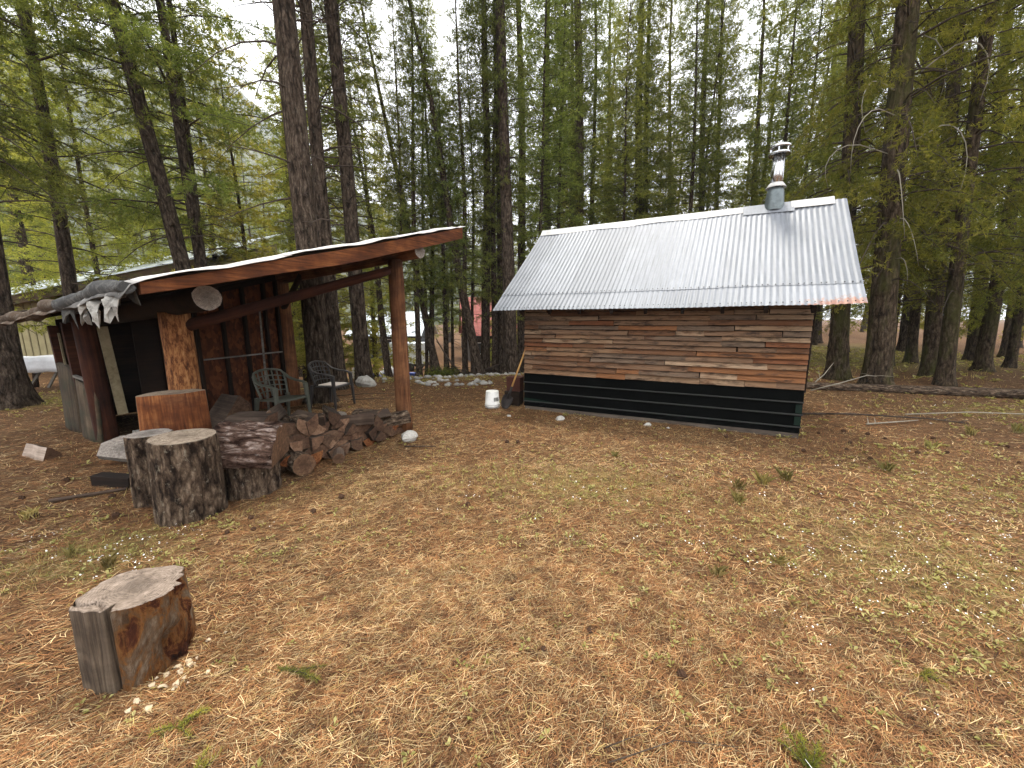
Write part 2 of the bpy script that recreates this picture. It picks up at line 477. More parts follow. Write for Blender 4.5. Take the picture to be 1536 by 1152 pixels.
M['rust'] = plain("rusty_sheet", (0.075, 0.027, 0.018), 0.85, 0.2, 0.1, (0.03, 0.014, 0.011), 0.7, 8)
# roofing felt
t = NT("roll_roofing", 0.8, 0.25)
n = t.noise(t.coord("Object", (1.2, 1.2, 1.2)), 2.0, 6, 0.65)
c = t.ramp(n, [(0.3, (0.44, 0.40, 0.37)), (0.65, (0.66, 0.63, 0.60))])
ed = t.attr("edge", "Fac"); c = t.mix(ed, c, t.ramp(n, [(0.35, (0.05, 0.05, 0.048)), (0.5, (0.15, 0.145, 0.135)), (0.65, (0.30, 0.29, 0.27))]))
mo = t.attr("moss", "Fac"); mn = t.noise(t.coord("Object", (5, 5, 5)), 1.4, 6, 0.7)
c = t.mix(t.ramp(t.math('ADD', mo, t.math('SUBTRACT', mn, 0.5)), [(0.40, 0.0), (0.60, 1.0)]), c, t.ramp(mn, [(0.35, (0.06, 0.05, 0.04)), (0.5, (0.15, 0.10, 0.065)), (0.65, (0.26, 0.24, 0.19))]))
t.color(c).bump(n, 0.3, 0.02); M['felt'] = t.m
M['felt_dark'] = plain("black_felt_underside", (0.06, 0.058, 0.054), 0.9, 0.1, 0, (0.13, 0.12, 0.10), 0.6, 5, 0.3)
M['felt_torn'] = plain("torn_pale_felt", (0.36, 0.345, 0.31), 0.85, 0.2, 0, (0.06, 0.05, 0.045), 0.85, 9, 0.5)
M['felt_roll'] = plain("rolled_dark_felt", (0.045, 0.044, 0.042), 0.8, 0.2, 0, (0.20, 0.195, 0.18), 0.75, 7, 0.6)
M['felt_needles'] = plain("needle_covered_felt", (0.075, 0.050, 0.033), 0.95, 0.1, 0, (0.19, 0.17, 0.14), 0.8, 9, 0.9)
# plastics and misc
M['plastic_sage'] = plain("sage_plastic", (0.085, 0.088, 0.066), 0.5, 0.4, 0, (0.10, 0.10, 0.08), 0.4, 6)
M['plastic_olive'] = plain("dark_plastic", (0.032, 0.028, 0.027), 0.5, 0.4, 0, (0.09, 0.08, 0.07), 0.4, 6)
M['cushion'] = plain("pale_seat_litter", (0.55, 0.49, 0.44), 0.9, 0.2)
M['bucket'] = plain("white_bucket_plastic", (0.80, 0.79, 0.74), 0.45, 0.4, 0, (0.62, 0.60, 0.54), 0.4, 5)
M['label_dark'] = plain("worn_bucket_print", (0.20, 0.20, 0.18), 0.7, 0.2, 0, (0.7, 0.69, 0.64), 0.8, 30)
M['handle'] = plain("yellow_handle", (0.42, 0.23, 0.07), 0.6, 0.3, 0, (0.30, 0.18, 0.10), 0.5, 9)
M['iron'] = plain("dark_iron", (0.03, 0.026, 0.024), 0.6, 0.4, 0.4, (0.07, 0.04, 0.03), 0.5, 12)
M['blue'] = plain("blue_drum_plastic", (0.012, 0.035, 0.22), 0.45, 0.4)
M['tarp'] = plain("white_tarp", (0.74, 0.74, 0.75), 0.6, 0.3, 0, (0.55, 0.55, 0.55), 0.5, 5, 0.4)
M['stone'] = plain("pale_granite", (0.30, 0.285, 0.26), 0.9, 0.2, 0, (0.13, 0.115, 0.09), 0.7, 3.0, 0.8)
M['stone_white'] = plain("whitish_stone", (0.43, 0.41, 0.365), 0.9, 0.2, 0, (0.21, 0.175, 0.135), 0.7, 3.0, 0.8)
M['tan_siding'] = plain("tan_siding", (0.36, 0.31, 0.17), 0.8, 0.2, 0, (0.28, 0.24, 0.14), 0.3, 3)
M['tan_dark'] = plain("tan_batten", (0.27, 0.23, 0.13), 0.8, 0.2)
M['white_roof'] = plain("white_metal_roof", (0.70, 0.76, 0.78), 0.45, 0.4, 0.2)
M['red_roof'] = plain("red_metal_roof", (0.27, 0.060, 0.045), 0.6, 0.2, 0.0, (0.33, 0.12, 0.095), 0.5, 2)
M['grey_wall'] = plain("grey_wall", (0.13, 0.145, 0.155), 0.8, 0.2)
M['brown_wall'] = plain("dark_brown_wall", (0.06, 0.045, 0.035), 0.85, 0.2)
M['white_paint'] = plain("white_paint", (0.76, 0.77, 0.78), 0.5, 0.3)
M['glass'] = plain("dark_window_glass", (0.03, 0.035, 0.04), 0.08, 0.6)
M['mossy_fascia'] = plain("mossy_fascia", (0.075, 0.05, 0.03), 0.9, 0.1, 0, (0.10, 0.115, 0.035), 0.9, 3)
# plants
def foliage(name, c_a, c_b, c_c, trans=0.35):
    t = NT(name, 0.6, 0.25)
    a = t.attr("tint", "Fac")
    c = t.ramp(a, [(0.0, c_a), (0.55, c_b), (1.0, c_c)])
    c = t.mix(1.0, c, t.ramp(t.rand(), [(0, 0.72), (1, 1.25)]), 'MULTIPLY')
    hs = t.new("ShaderNodeHueSaturation"); t.l.new(c, hs.inputs["Color"])
    t.l.new(t.ramp(t.math('FRACT', t.math('MULTIPLY', t.rand(), 7.3)), [(0, 0.478), (1, 0.512)]), hs.inputs["Hue"])
    c = hs.outputs["Color"]
    t.color(c)
    tr = t.new("ShaderNodeBsdfTranslucent"); t.l.new(t.mix(1.0, c, (1.7, 1.6, 1.0), 'MULTIPLY'), tr.inputs["Color"])
    ms = t.new("ShaderNodeMixShader"); ms.inputs[0].default_value = trans
    t.l.new(t.b.outputs[0], ms.inputs[1]); t.l.new(tr.outputs[0], ms.inputs[2]); t.l.new(ms.outputs[0], t.out.inputs["Surface"])
    return t.m
M['needles'] = foliage("fir_needles", (0.050, 0.072, 0.017), (0.130, 0.162, 0.037), (0.265, 0.285, 0.075), 0.6)
M['needles_yellow'] = foliage("sunlit_young_fir_needles", (0.09, 0.11, 0.020), (0.21, 0.22, 0.045), (0.36, 0.345, 0.09), 0.6)  # sunlit yellow put into the needle colour; small sprigs share it
M['needles_dark'] = foliage("dense_fir_needles", (0.050, 0.068, 0.013), (0.140, 0.160, 0.028), (0.275, 0.28, 0.060), 0.62)
M['leaf'] = foliage("herb_leaves", (0.13, 0.12, 0.030), (0.30, 0.265, 0.080), (0.50, 0.44, 0.19))
M['grass'] = foliage("grass_blades", (0.11, 0.098, 0.030), (0.25, 0.22, 0.070), (0.42, 0.36, 0.15))
M['petal'] = plain("white_petals", (0.82, 0.82, 0.78), 0.7, 0.2)
M['twig'] = plain("twig_wood", (0.055, 0.040, 0.030), 0.9, 0.1, 0, (0.12, 0.10, 0.08), 0.5, 9)
M['dead_twig'] = plain("bleached_dead_branch", (0.30, 0.27, 0.21), 0.85, 0.15, 0, (0.14, 0.12, 0.09), 0.5, 12)
M['bark'] = bark("conifer_bark", (0.012, 0.008, 0.005), (0.062, 0.044, 0.031), (0.15, 0.115, 0.085), scale=1.0, lich_amt=0.4, lichen=(0.17, 0.17, 0.13))
M['bark_moss'] = bark("mossy_conifer_bark", (0.012, 0.008, 0.005), (0.062, 0.043, 0.027), (0.14, 0.105, 0.070), scale=1.0, lich_amt=0.35, lichen=(0.15, 0.15, 0.09), moss=(0.060, 0.062, 0.016))
M['cone'] = plain("pine_cone", (0.055, 0.03, 0.018), 0.9, 0.1, 0, (0.11, 0.065, 0.04), 0.5, 40, 0.6)
M['chip'] = plain("pale_wood_chip", (0.50, 0.40, 0.27), 0.9, 0.1, 0, (0.30, 0.20, 0.11), 0.5, 20)
# forest floor
t = NT("forest_floor", 0.95, 0.1)
vW = t.coord("World", (1, 1, 1))
n_big = t.noise(vW, 0.55, 5, 0.6); n_mid = t.noise(vW, 4.0, 6, 0.65); n_fine = t.noise(vW, 38, 5, 0.7)
rotA = t.coord("World", (120, 14, 30)); sA = t.noise(rotA, 1.0, 3, 0.6, 1.5)
rotB = t.coord("World", (16, 110, 30)); sB = t.noise(rotB, 1.0, 3, 0.6, 1.5)
st = t.mix(0.5, sA, sB)
f = t.mix(0.5, st, n_fine)
c = t.ramp(f, [(0.33, (0.016, 0.008, 0.004)), (0.48, (0.085, 0.043, 0.019)), (0.58, (0.21, 0.120, 0.056)), (0.70, (0.40, 0.275, 0.145))])
c = t.mix(t.ramp(n_mid, [(0.38, 0.0), (0.62, 0.5)]), c, t.mix(1.0, c, (0.55, 0.46, 0.42), 'MULTIPLY'))
gr = t.attr("green", "Fac")
gm = t.ramp(t.math('ADD', gr, t.math('SUBTRACT', t.noise(vW, 7.0, 6, 0.7), 0.5)), [(0.45, 0.0), (0.75, 0.75)])
c = t.mix(gm, c, t.ramp(n_fine, [(0.35, (0.09, 0.075, 0.02)), (0.55, (0.22, 0.19, 0.06)), (0.75, (0.38, 0.34, 0.14))]))
dark_floor = t.attr("dark_floor", "Fac")
c = t.mix(t.ramp(t.math('ADD', dark_floor, t.math('SUBTRACT', n_mid, 0.5)), [(0.4, 0.0), (0.8, 0.75)]), c, t.ramp(n_fine, [(0.35, (0.035, 0.018, 0.010)), (0.65, (0.11, 0.055, 0.028))]))
t.color(c).bump(f, 0.7, 0.02); M['ground'] = t.m
t = NT("needle_litter", 0.8, 0.2); t.color(t.attr("col")); M['litter'] = t.m
t = NT("forested_hill", 0.95, 0.05)
vo = t.voro(t.coord("World", (1, 1, 0.25)), 0.11, 'F1'); nn = t.noise(t.coord("World", (1, 1, 1)), 0.012, 4)
c = t.ramp(vo, [(0.0, (0.105, 0.115, 0.055)), (0.7, (0.035, 0.045, 0.025))])
c = t.mix(t.ramp(nn, [(0.5, 0.0), (0.65, 0.6)]), c, (0.16, 0.15, 0.09))
t.color(c).bump(vo, 1.0, 4.0); M['hill'] = t.m

# ------------------------------------------------------------------ the setting: ground and far hill
def green_mask(x, y):
    g = 0.10 + 0 * np.asarray(x, float)
    for cx, cy, sx, sy, a in ((0.6, 3.6, 1.6, 0.8, 0.50), (2.6, 2.2, 1.4, 1.0, 0.48), (4.6, 3.6, 1.5, 1.3, 0.40), (-2.9, 2.45, 0.9, 0.55, 0.62),
                              (8.5, 6.6, 2.0, 0.8, 0.45), (-2.2, 10.4, 3.5, 0.9, 0.5), (-9.5, 7.4, 2.0, 1.2, 0.6), (13, 15, 9, 5, 0.62), (18, 24, 9, 6, 0.6), (0.9, 1.6, 0.7, 0.5, 0.2),  # wide far right patches put sunlit yellow-green into the floor colour
                              (-3.0, 20, 6, 6, 0.35), (3, 1.0, 1.0, 0.6, 0.3)):
        g = g + a * np.exp(-((x - cx) / sx) ** 2 - ((y - cy) / sy) ** 2)
    return g
def dark_floor_mask(x, y):  # where the floor turns darker brown, by cabin and log rounds
    s = 0.05 + 0 * np.asarray(x, float)
    for cx, cy, sx, sy, a in ((4.6, 5.2, 0.8, 0.8, 0.45), (2.0, 5.55, 1.7, 0.2, 0.25), (-3.6, 3.9, 1.2, 0.8, 0.4), (-5.5, 4.0, 1.5, 0.7, 0.35), (-2.2, 3.7, 0.7, 0.4, 0.4)):
        s = s + a * np.exp(-((x - cx) / sx) ** 2 - ((y - cy) / sy) ** 2)
    return s

rad = [0.0] + list(0.35 * np.power(1.045, np.arange(0, 186)))
az = np.concatenate([np.linspace(-68, 68, 230), np.linspace(68, 292, 60)[1:-1]])
xs = [0.0]; ys = [0.0]
for r_ in rad[1:]:
    xs.extend(np.sin(np.radians(az)) * r_); ys.extend(np.cos(np.radians(az)) * r_)
xs = np.array(xs); ys = np.array(ys)
zs = terrain(xs, ys)
na = len(az); nr = len(rad) - 1
i = np.arange(nr - 1)[:, None]; j = np.arange(na)[None, :]
a0 = 1 + i * na + j; a1 = 1 + i * na + (j + 1) % na
faces = np.stack([a0, a0 + na, a1 + na, a1], -1).reshape(-1, 4)
cap = np.array([[0, 1 + k, 1 + (k + 1) % na, 1 + (k + 1) % na] for k in range(na)])
me = fast_mesh("ground", np.c_[xs, ys, zs], faces, [M['ground']], smooth=True, attrs={"green": green_mask(xs, ys), "dark_floor": dark_floor_mask(xs, ys)})
ground = link(bpy.data.objects.new("ground", me)); ground["kind"] = "structure"

hv = []
HA = np.linspace(-85, 12, 150); HR = np.linspace(0, 1, 26)
for ti in HR:
    d = 260 + 700 * ti
    prof = np.interp(HA, [-85, -60, -45, -34, -26, -18, -10, -2, 12], [12, 21, 24, 24.5, 19, 14.5, 12, 9, 4])
    hh = np.tan(np.radians(prof)) * 960 * np.power(ti, 0.9) * (1 - 0.0 * ti)
    x = np.sin(np.radians(HA)) * d; y = np.cos(np.radians(HA)) * d
    z = -6 + hh + (fbm(x * 0.012, y * 0.012, 21) - 0.47) * 60 * ti + (fbm(x * 0.08, y * 0.08, 25, 3) - 0.43) * 18 * ti
    hv.append(np.c_[x, y, z])
x = hv[-1][:, 0] * 1.5; y = hv[-1][:, 1] * 1.5
hv.append(np.c_[x, y, np.full(len(x), -10.0)])
k = len(HA); hv = np.concatenate(hv)
i = np.arange(len(hv) // k - 1)[:, None]; j = np.arange(k - 1)[None, :]
a0 = i * k + j
hill = link(bpy.data.objects.new("hill", fast_mesh("hill", hv, np.stack([a0, a0 + 1, a0 + 1 + k, a0 + k], -1).reshape(-1, 4), [M['hill']], smooth=True)))
hill["kind"] = "structure"

# ------------------------------------------------------------------ the cabin (local X along its wall, Y into it)
CA = (0.230, 6.844, 0.0); CRZ = math.atan2(-0.4400554, 0.89797063)
cab = thing("cabin", "small board-sided cabin with corrugated metal roof, stovepipe and black skirting", "cabin", CA, CRZ)
CL = 4.07; CD = 2.9
def roof_z(y): return 1.73 + (y + 0.35) * 0.8889
wall = MB()
wall.quad_box((CL / 2, 0.035, 1.02), (CL - 0.02, 0.05, 2.0))
wall.build("wall", M['dark_wood'], cab)
for ux in (0.035, CL - 0.035):
    b = MB()
    prof = [(0.02, 0.02), (CD - 0.02, 0.02), (CD - 0.02, roof_z(0.0) - 0.03), (CD / 2, roof_z(CD / 2) - 0.06), (0.02, roof_z(0.0) - 0.03)]
    b.ring_loft([[(ux - 0.025, y, z) for y, z in prof], [(ux + 0.025, y, z) for y, z in prof]], True, 0, False, 0, 0)
    b.build("gable_wall", M['siding'], cab)
box("wall", (CL / 2, CD - 0.035, 1.02), (CL - 0.1, 0.05, 2.0), M['siding'], cab)
# lapped reclaimed boards, each its own piece
z = 0.645; row = 0
while z < 1.93:
    h = rnd.uniform(0.066, 0.080) if z > 0.9 else rnd.uniform(0.082, 0.092)
    u = 0.0
    first = True
    while u < CL - 0.01:
        L = rnd.choice([0.35, 0.55, 0.8, 1.0, 1.3, 1.6]) * rnd.uniform(0.8, 1.2)
        if first: L *= rnd.uniform(0.4, 1.0); first = False
        if CL - (u + L) < 0.28: L = CL - u
        e = rnd.uniform(-0.012, 0.012) if row else 0
        hl = h - rnd.uniform(0.004, 0.012); hr = h - rnd.uniform(0.004, 0.012)
        th = rnd.uniform(0.015, 0.024)
        b = MB()
        x0, x1 = -L / 2 + 0.0015, L / 2 - 0.0015
        zz0 = rnd.uniform(-0.004, 0.004); zz1 = rnd.uniform(-0.004, 0.004)
        pr0 = rnd.uniform(0.018, 0.034)
        ringL = [(x0, -pr0 - th, zz0), (x0, -0.001, zz0), (x0, -0.001, hl), (x0, -0.010, hl)]
        ringR = [(x1, -pr0 - th, zz1), (x1, -0.001, zz1), (x1, -0.001, hr), (x1, -0.010, hr)]
        b.ring_loft([ringL, ringR], True, 0, False, 0, 0)
        o = b.build("board", M['siding'], cab, (u + L / 2 + (e if 0 < u and u + L < CL else 0), 0.0, z + (u + L / 2) * 0.006))
        u += L
    z += h; row += 1
# end trim where boards run past the corner, skirting boards with grey strips as painted light on ribs
box("corner_trim", (CL + 0.012, 0.02, 1.28), (0.022, 0.06, 1.30), M['dark_wood'], cab, bevel=0.003)
for k, (z0, z1) in enumerate(((0.055, 0.145), (0.145, 0.315), (0.315, 0.485), (0.485, 0.650))):
    b = MB()
    pr = [(-0.034, z0), (-0.006, z0), (-0.006, z1), (-0.014, z1)]
    b.ring_loft([[(-0.004, y, z) for y, z in pr], [(CL + 0.006, y, z + 0.012) for y, z in pr]], True, 0, False, 0, 0)
    b.build("skirting_board", M['black_paint'], cab)
    if k:
        bar("lit_rib_grey", (-0.006, -0.036, z0 + 0.002), (CL + 0.012, -0.036, z0 + 0.014), 0.032, 0.017, M['lit_rib_grey'], cab, 0.002, jit=0.001)
o = MB(); pr = [(-0.0385, 0.150), (-0.036, 0.150), (-0.024, 0.205), (-0.0265, 0.205)]
o.ring_loft([[(0.0, y, z) for y, z in pr], [(0.55, y, z) for y, z in pr[:2] + [(-0.0335, 0.165), (-0.036, 0.165)]]], True, 0, False, 0, 0)
o.build("green_panel", M['green_paint'], cab)
for z0, z1 in ((0.17, 0.315), (0.335, 0.48)):
    box("green_panel", (CL - 0.035, -0.0375, (z0 + z1) / 2), (0.07, 0.006, z1 - z0 - 0.03), M['green_paint'], cab, rot=(R(-8), 0, 0))
bar("sill", (0.02, -0.012, 0.005), (CL, -0.012, 0.02), 0.05, 0.10, M['sill'], cab, 0.004)
# rafters
for k in range(9):
    u = 0.06 + k * (CL - 0.12) / 8
    for sgn in (0, 1):
        ya, yb = (-0.30, 1.43) if sgn == 0 else (3.20, 1.47)
        za = roof_z(-0.30) - 0.075; zb = roof_z(1.43) - 0.075
        bar("rafter", (u, ya, za), (u, yb, zb), 0.042, 0.09, M['dark_wood'], cab)
# corrugated sheets
EL = np.array([-0.45, -0.35, 1.725]); ER = np.array([4.49, -0.35, 1.755]); RL = np.array([-0.27, 1.45, 3.315]); RR = np.array([4.585, 1.45, 3.355])
NRM = np.array([0, -0.664, 0.747])
def roof_pt(a, b, back=False):
    p = (EL * (1 - a) + ER * a) * (1 - b) + (RL * (1 - a) + RR * a) * b
    p = p + np.array([0, 0, -0.035 * math.sin(math.pi * b) * 0.4])
    if back: p = np.array([p[0], 2.9 - p[1], p[2]])
    return p
seams = [0, 0.082, 0.235, 0.385, 0.535, 0.685, 0.835, 1.0]
WID = 4.9
def sheet(a0, a1, b0, b1, lift, back=False, step=0.0088):
    na_ = max(6, int((a1 - a0) * WID / step)); nb_ = 7
    vv = []; rust = []
    tilt = rnd.uniform(-0.002, 0.002)
    for jb in range(nb_ + 1):
        b = b0 + (b1 - b0) * jb / nb_
        for ia in range(na_ + 1):
            a = a0 + (a1 - a0) * ia / na_
            p = roof_pt(a, b, back)
            n_ = NRM if not back else NRM * np.array([1, -1, 1])
            s = a * WID
            off = 0.0037 * math.cos(2 * math.pi * s / 0.0705) + lift + tilt * b
            off += 0.006 * math.sin(a * 9 + b * 5) * (1 - b) + (0.018 * max(0, (a - 0.93) / 0.07) * max(0, 1 - b * 4))
            p = p + n_ * off
            vv.append(p)
            rust.append(max(0.0, 1.15 - b / 0.15) * (0.34 * float(sstep(0.55, 0.75, a)) + 0.30 * float(sstep(0.82, 0.97, a))) if not back else 0.0)
    i = np.arange(nb_)[:, None]; j = np.arange(na_)[None, :]; k_ = na_ + 1
    q = i * k_ + j
    f = np.stack([q, q + 1, q + 1 + k_, q + k_], -1).reshape(-1, 4)
    if back: f = f[:, ::-1]
    me = fast_mesh("roof_sheet", vv, f, [M['galv']], smooth=True, attrs={"rust": rust})
    o = link(bpy.data.objects.new("roof_sheet", me), cab)
    return o
for k in range(7):
    a0, a1 = seams[k], seams[k + 1] + (0.006 if k < 6 else 0)
    sheet(a0, a1, 0.0, 0.185, 0.014 + 0.003 * (k % 2))
    sheet(a0, a1, 0.165, 1.0, 0.0195 + 0.003 * (k % 2))
    sheet(a0, a1, 0.0, 1.0, 0.014 + 0.003 * (k % 2), True, 0.0176)
# nail heads along the lap
nb = MB()
for k in range(64):
    for bb in (0.175, 0.02):
        a = (k + 0.5) / 64 + rnd.uniform(-0.003, 0.003)
        p = roof_pt(a, bb) + NRM * 0.033
        nb.quad_box(p, (0.012, 0.012, 0.008))
nb.build("roof_nails", M['lit_rib_grey'], cab)["kind"] = "stuff"
# ridge caps
def cap_piece(name, a0, a1, leg, lift, mat, seg=8, wav=0.004):
    rings = []
    for k in range(seg + 1):
        a = a0 + (a1 - a0) * k / seg
        p = roof_pt(a, 1.0); w_ = math.sin(a * 31) * wav
        fl = leg + 0.012 * math.sin(a * 23)
        rings.append([(p[0], p[1] - fl * 0.75, p[2] - fl * 0.66 + lift + w_), (p[0], p[1] - 0.02, p[2] + lift + 0.012), (p[0], p[1] + 0.02, p[2] + lift + 0.012),
                      (p[0], p[1] + fl * 0.75, p[2] - fl * 0.66 + lift + w_), (p[0], p[1] + fl * 0.75, p[2] - fl * 0.66 + lift + w_ - 0.003), (p[0], p[1], p[2] + lift),
                      (p[0], p[1] - fl * 0.75, p[2] - fl * 0.66 + lift + w_ - 0.003)])
    return MB().ring_loft(rings, True, 0, False, 0, 0).build(name, mat, cab)
cap_piece("ridge_cap", 0.0, 0.38, 0.16, 0.036, M['flash'])
cap_piece("ridge_cap", 0.375, 0.735, 0.155, 0.039, M['flash'])
cap_piece("flashing_plate", 0.725, 0.865, 0.24, 0.045, M['galv'], 4, 0.001)
cap_piece("ridge_cap", 0.858, 0.968, 0.17, 0.050, M['flash'], 5)
# stovepipe
cp = roof_pt(0.812, 1.0)
chim = MB()
def lathe(b, c, prof, n=28, mat=0, cap0=None, cap1=None, ell=1.0):
    rings = [[(c[0] + math.cos(2 * math.pi * j / n) * r, c[1] + math.sin(2 * math.pi * j / n) * r * ell, c[2] + h) for j in range(n)] for r, h in prof]
    return b.ring_loft(rings, True, mat, True, cap0, cap1)
cx, cy, cz = cp[0], cp[1] - 0.03, cp[2]
chimney = lathe(MB(), (cx, cy, cz), [(0.088, 0.2), (0.088, 0.80)], 32, 0, 0, 0).build("chimney", M['steel'], cab)
boot = MB(); lathe(boot, (cx, cy, cz), [(0.135, -0.06), (0.130, 0.06), (0.118, 0.20), (0.110, 0.27), (0.092, 0.275)])
boot.build("flashing_boot", M['steel_dull'], chimney)
sc_ = MB(); lathe(sc_, (cx, cy, cz), [(0.090, 0.35), (0.096, 0.345), (0.138, 0.285), (0.140, 0.275), (0.095, 0.30)])
sc_.build("storm_collar", M['flash'], chimney)
for k in range(3):
    sx = MB(); a = -1.9 + k * 0.55
    sx.tube([(cx + math.cos(a) * 0.090, cy + math.sin(a) * 0.090, cz + 0.34), (cx + math.cos(a) * 0.090, cy + math.sin(a) * 0.090, cz + 0.79)], 0.004, 5)
    sx.build("seam", M['steel'], chimney)
c1 = MB(); lathe(c1, (cx, cy, cz), [(0.089, 0.765), (0.145, 0.75), (0.147, 0.785), (0.089, 0.80)]); c1.build("cap_collar", M['steel'], chimney)
c2 = MB(); lathe(c2, (cx, cy, cz), [(0.144, 0.845), (0.148, 0.88), (0.10, 0.905), (0.03, 0.915)], 28, 0, 0, 0); c2.build("rain_cap", M['steel'], chimney)
for k in range(6):
    a = k * math.pi / 3 + 0.3
    bx_ = MB().quad_box((cx + math.cos(a) * 0.128, cy + math.sin(a) * 0.128, cz + 0.815), (0.016, 0.016, 0.07)); bx_.build("cap_strut", M['steel'], chimney)

# ------------------------------------------------------------------ the log shelter (local X = r along the posts, Y = w into it)
SP = (-1.575, 5.438, 0.0); SRZ = math.atan2(0.85310481, 0.52173957)
sh = thing("log_shelter", "open-fronted log shelter with slanted felt roof, peeled log posts and strand-board wall", "shelter", SP, SRZ)
def zroof(r, w): return 1.875 + (r + 2.82) * 0.288 - 0.05 * (w + 0.45)
logm = (M['post'], M['end_grey'])
log("post", (-2.20, 0.85, -0.06), (-2.20, 0.85, 1.66), 0.138, 0.125, (M['post_mottled'], M['end_grey']), sh, seed=1, rough=0.05)
log("post", (0.02, 0.0, -0.06), (-0.01, 0.0, 2.38), 0.118, 0.098, logm, sh, seed=2, rough=0.05)
log("corner_post", (0.08, 2.97, -0.05), (0.05, 2.97, 2.28), 0.12, 0.11, logm, sh, seed=3)
log("purlin", (-2.22, 0.0, 1.785), (-2.20, 4.8, 1.785 - 0.24), 0.112, 0.115, (M['dark_wood'], M['end_grey']), sh, seed=4)
log("purlin", (0.05, -0.40, 2.475), (0.03, 4.8, 2.475 - 0.26), 0.092, 0.11, (M['post'], M['end_grey']), sh, seed=5)
log("tie_log", (-2.16, 0.80, 1.52), (-0.06, 0.02, 2.25), 0.062, 0.056, (M['red_post'], M['end_dark']), sh, seed=6, n=14)
log("brace", (0.02, 2.92, 1.78), (-0.02, 2.2, 2.33), 0.05, 0.045, (M['dark_wood'], M['end_dark']), sh, seed=7, n=10)
# rake board with a slight bow, then inner rafters
def rake(w, hgt, thick, mat, name, r0=-2.80, r1=0.85, bow=0.035):
    rings = []
    for k in range(15):
        t_ = k / 14; r = r0 + (r1 - r0) * t_
        zt = zroof(r, w) - 0.030 - bow * math.sin(t_ * math.pi) * 0.35 - 0.003 * math.sin(t_ * 17)
        hh = hgt * (0.55 + 0.45 * min(1.0, t_ * 2.2))
        rings.append([(r, w - thick / 2, zt - hh), (r, w + thick / 2, zt - hh), (r, w + thick / 2, zt), (r, w - thick / 2, zt)])
    b = MB().ring_loft(rings, True, 0, False, 0, 0)
    return b.build(name, mat, sh, bevel=0.004)
rake(-0.46, 0.15, 0.05, M['rafter'], "rake_board")
for w in (0.25, 0.95, 1.65, 2.35, 3.0, 3.7, 4.5):
    rake(w, 0.12, 0.05, M['dark_wood'], "rafter", bow=0.0)
for k in range(17):
    r0 = -2.83 + k * 0.2155
    w0 = -0.43; r1 = r0 + 0.211
    b = MB(); pts = []
    for (r, w) in ((r0, w0), (r1, w0), (r1, 4.9), (r0, 4.9)):
        pts.append((r, w, zroof(r, w) - 0.026))
    b.ring_loft([pts, [(p[0], p[1], p[2] + 0.02) for p in pts]], True, 0, False, 0, 0)
    b.build("roof_board", M['dark_wood'], sh)
# roll roofing sheet: three lapped strips
def felt(r0, r1, lift, curl):
    nr_, nw_ = 14, 60; vv = []; mo = []; eg = []
    for i in range(nr_ + 1):
        r = r0 + (r1 - r0) * i / nr_
        for j in range(nw_ + 1):
            w = -0.50 + 5.52 * j / nw_
            zz = zroof(r, w) + lift + 0.016 * (float(vnoise(r * 3.1, w * 2.3, 40)) - 0.5) + 0.010 * (float(vnoise(r * 9, w * 7, 41)) - 0.5)
            ww = w
            if w < -0.44:
                zz -= 0.026 + 0.007 * math.sin(r * 5.3) + 0.004 * math.sin(r * 13)
                ww = -0.505 + 0.014 * math.sin(r * 3.1) + 0.008 * math.sin(r * 11)
            rr_ = r
            if curl and r < -2.80:
                t_ = (-2.80 - r) / 0.25
                zz -= 0.20 * t_ * t_ * (0.8 + 0.9 * float(vnoise(w * 1.7, 3.3, 44))); rr_ = r + 0.07 * t_ * t_ + 0.06 * (float(vnoise(w * 1.2, 0.3, 43)) - 0.5)
            if r > 0.8: zz += 0.012 * math.sin(w * 4)
            vv.append((rr_, ww, zz)); eg.append(float(sstep(-2.80, -2.86, r)) if curl else 0.0); mo.append(float(sstep(0.9, 2.2, w) * (1 - sstep(-2.55, -1.9, r))) * 0.95)
    q = (np.arange(nr_)[:, None] * (nw_ + 1) + np.arange(nw_)[None, :])
    f = np.stack([q, q + nw_ + 1, q + nw_ + 2, q + 1], -1).reshape(-1, 4)
    me = fast_mesh("roofing_strip", vv, f, [M['felt'], M['felt_dark']], smooth=True, attrs={"moss": mo, "edge": eg})
    o = link(bpy.data.objects.new("roofing_strip", me), sh)
    so = o.modifiers.new("thick", 'SOLIDIFY'); so.thickness = 0.004; so.offset = -1; so.material_offset = 0
    return o
felt(-2.95, -1.70, 0.004, True); felt(-1.76, -0.42, 0.010, False); felt(-0.48, 0.90, 0.016, False)
def flap(r, w, width, length, lift, twist, mat, seed):
    q = random.Random(seed); b = MB(); rings = []
    ns = 4
    for i in range(ns + 1):
        t_ = i / ns
        ang = 0.9 + t_ * 0.9 + 0.35 * math.sin(t_ * 5 + seed)
        if i == 0: pr, pz = r, zroof(max(r, -2.85), w) + lift
        else:
            pr -= math.cos(ang) * length / ns; pz -= math.sin(ang) * length / ns
        row_ = []
        for j in range(6):
            s_ = j / 5 - 0.5
            row_.append((pr + 0.03 * math.sin(s_ * 5 + seed + t_ * 3), w + s_ * width * (1 - 0.45 * t_ * (seed % 3) / 2) + twist * t_ * s_, pz + 0.06 * math.sin(s_ * 9 + seed * 2) * t_ + q.uniform(-.045, .045) * t_))
        rings.append(row_)
    b.ring_loft(rings, False, 0, False)
    o = b.build("torn_flap", mat, sh)
    so = o.modifiers.new("thick", 'SOLIDIFY'); so.thickness = 0.004
    return o
flap(-2.90, -0.36, 0.22, 0.17, -0.09, -0.1, M['felt_torn'], 2)
flap(-2.80, -0.26, 0.26, 0.13, 0.012, 0.1, M['felt_dark'], 1)
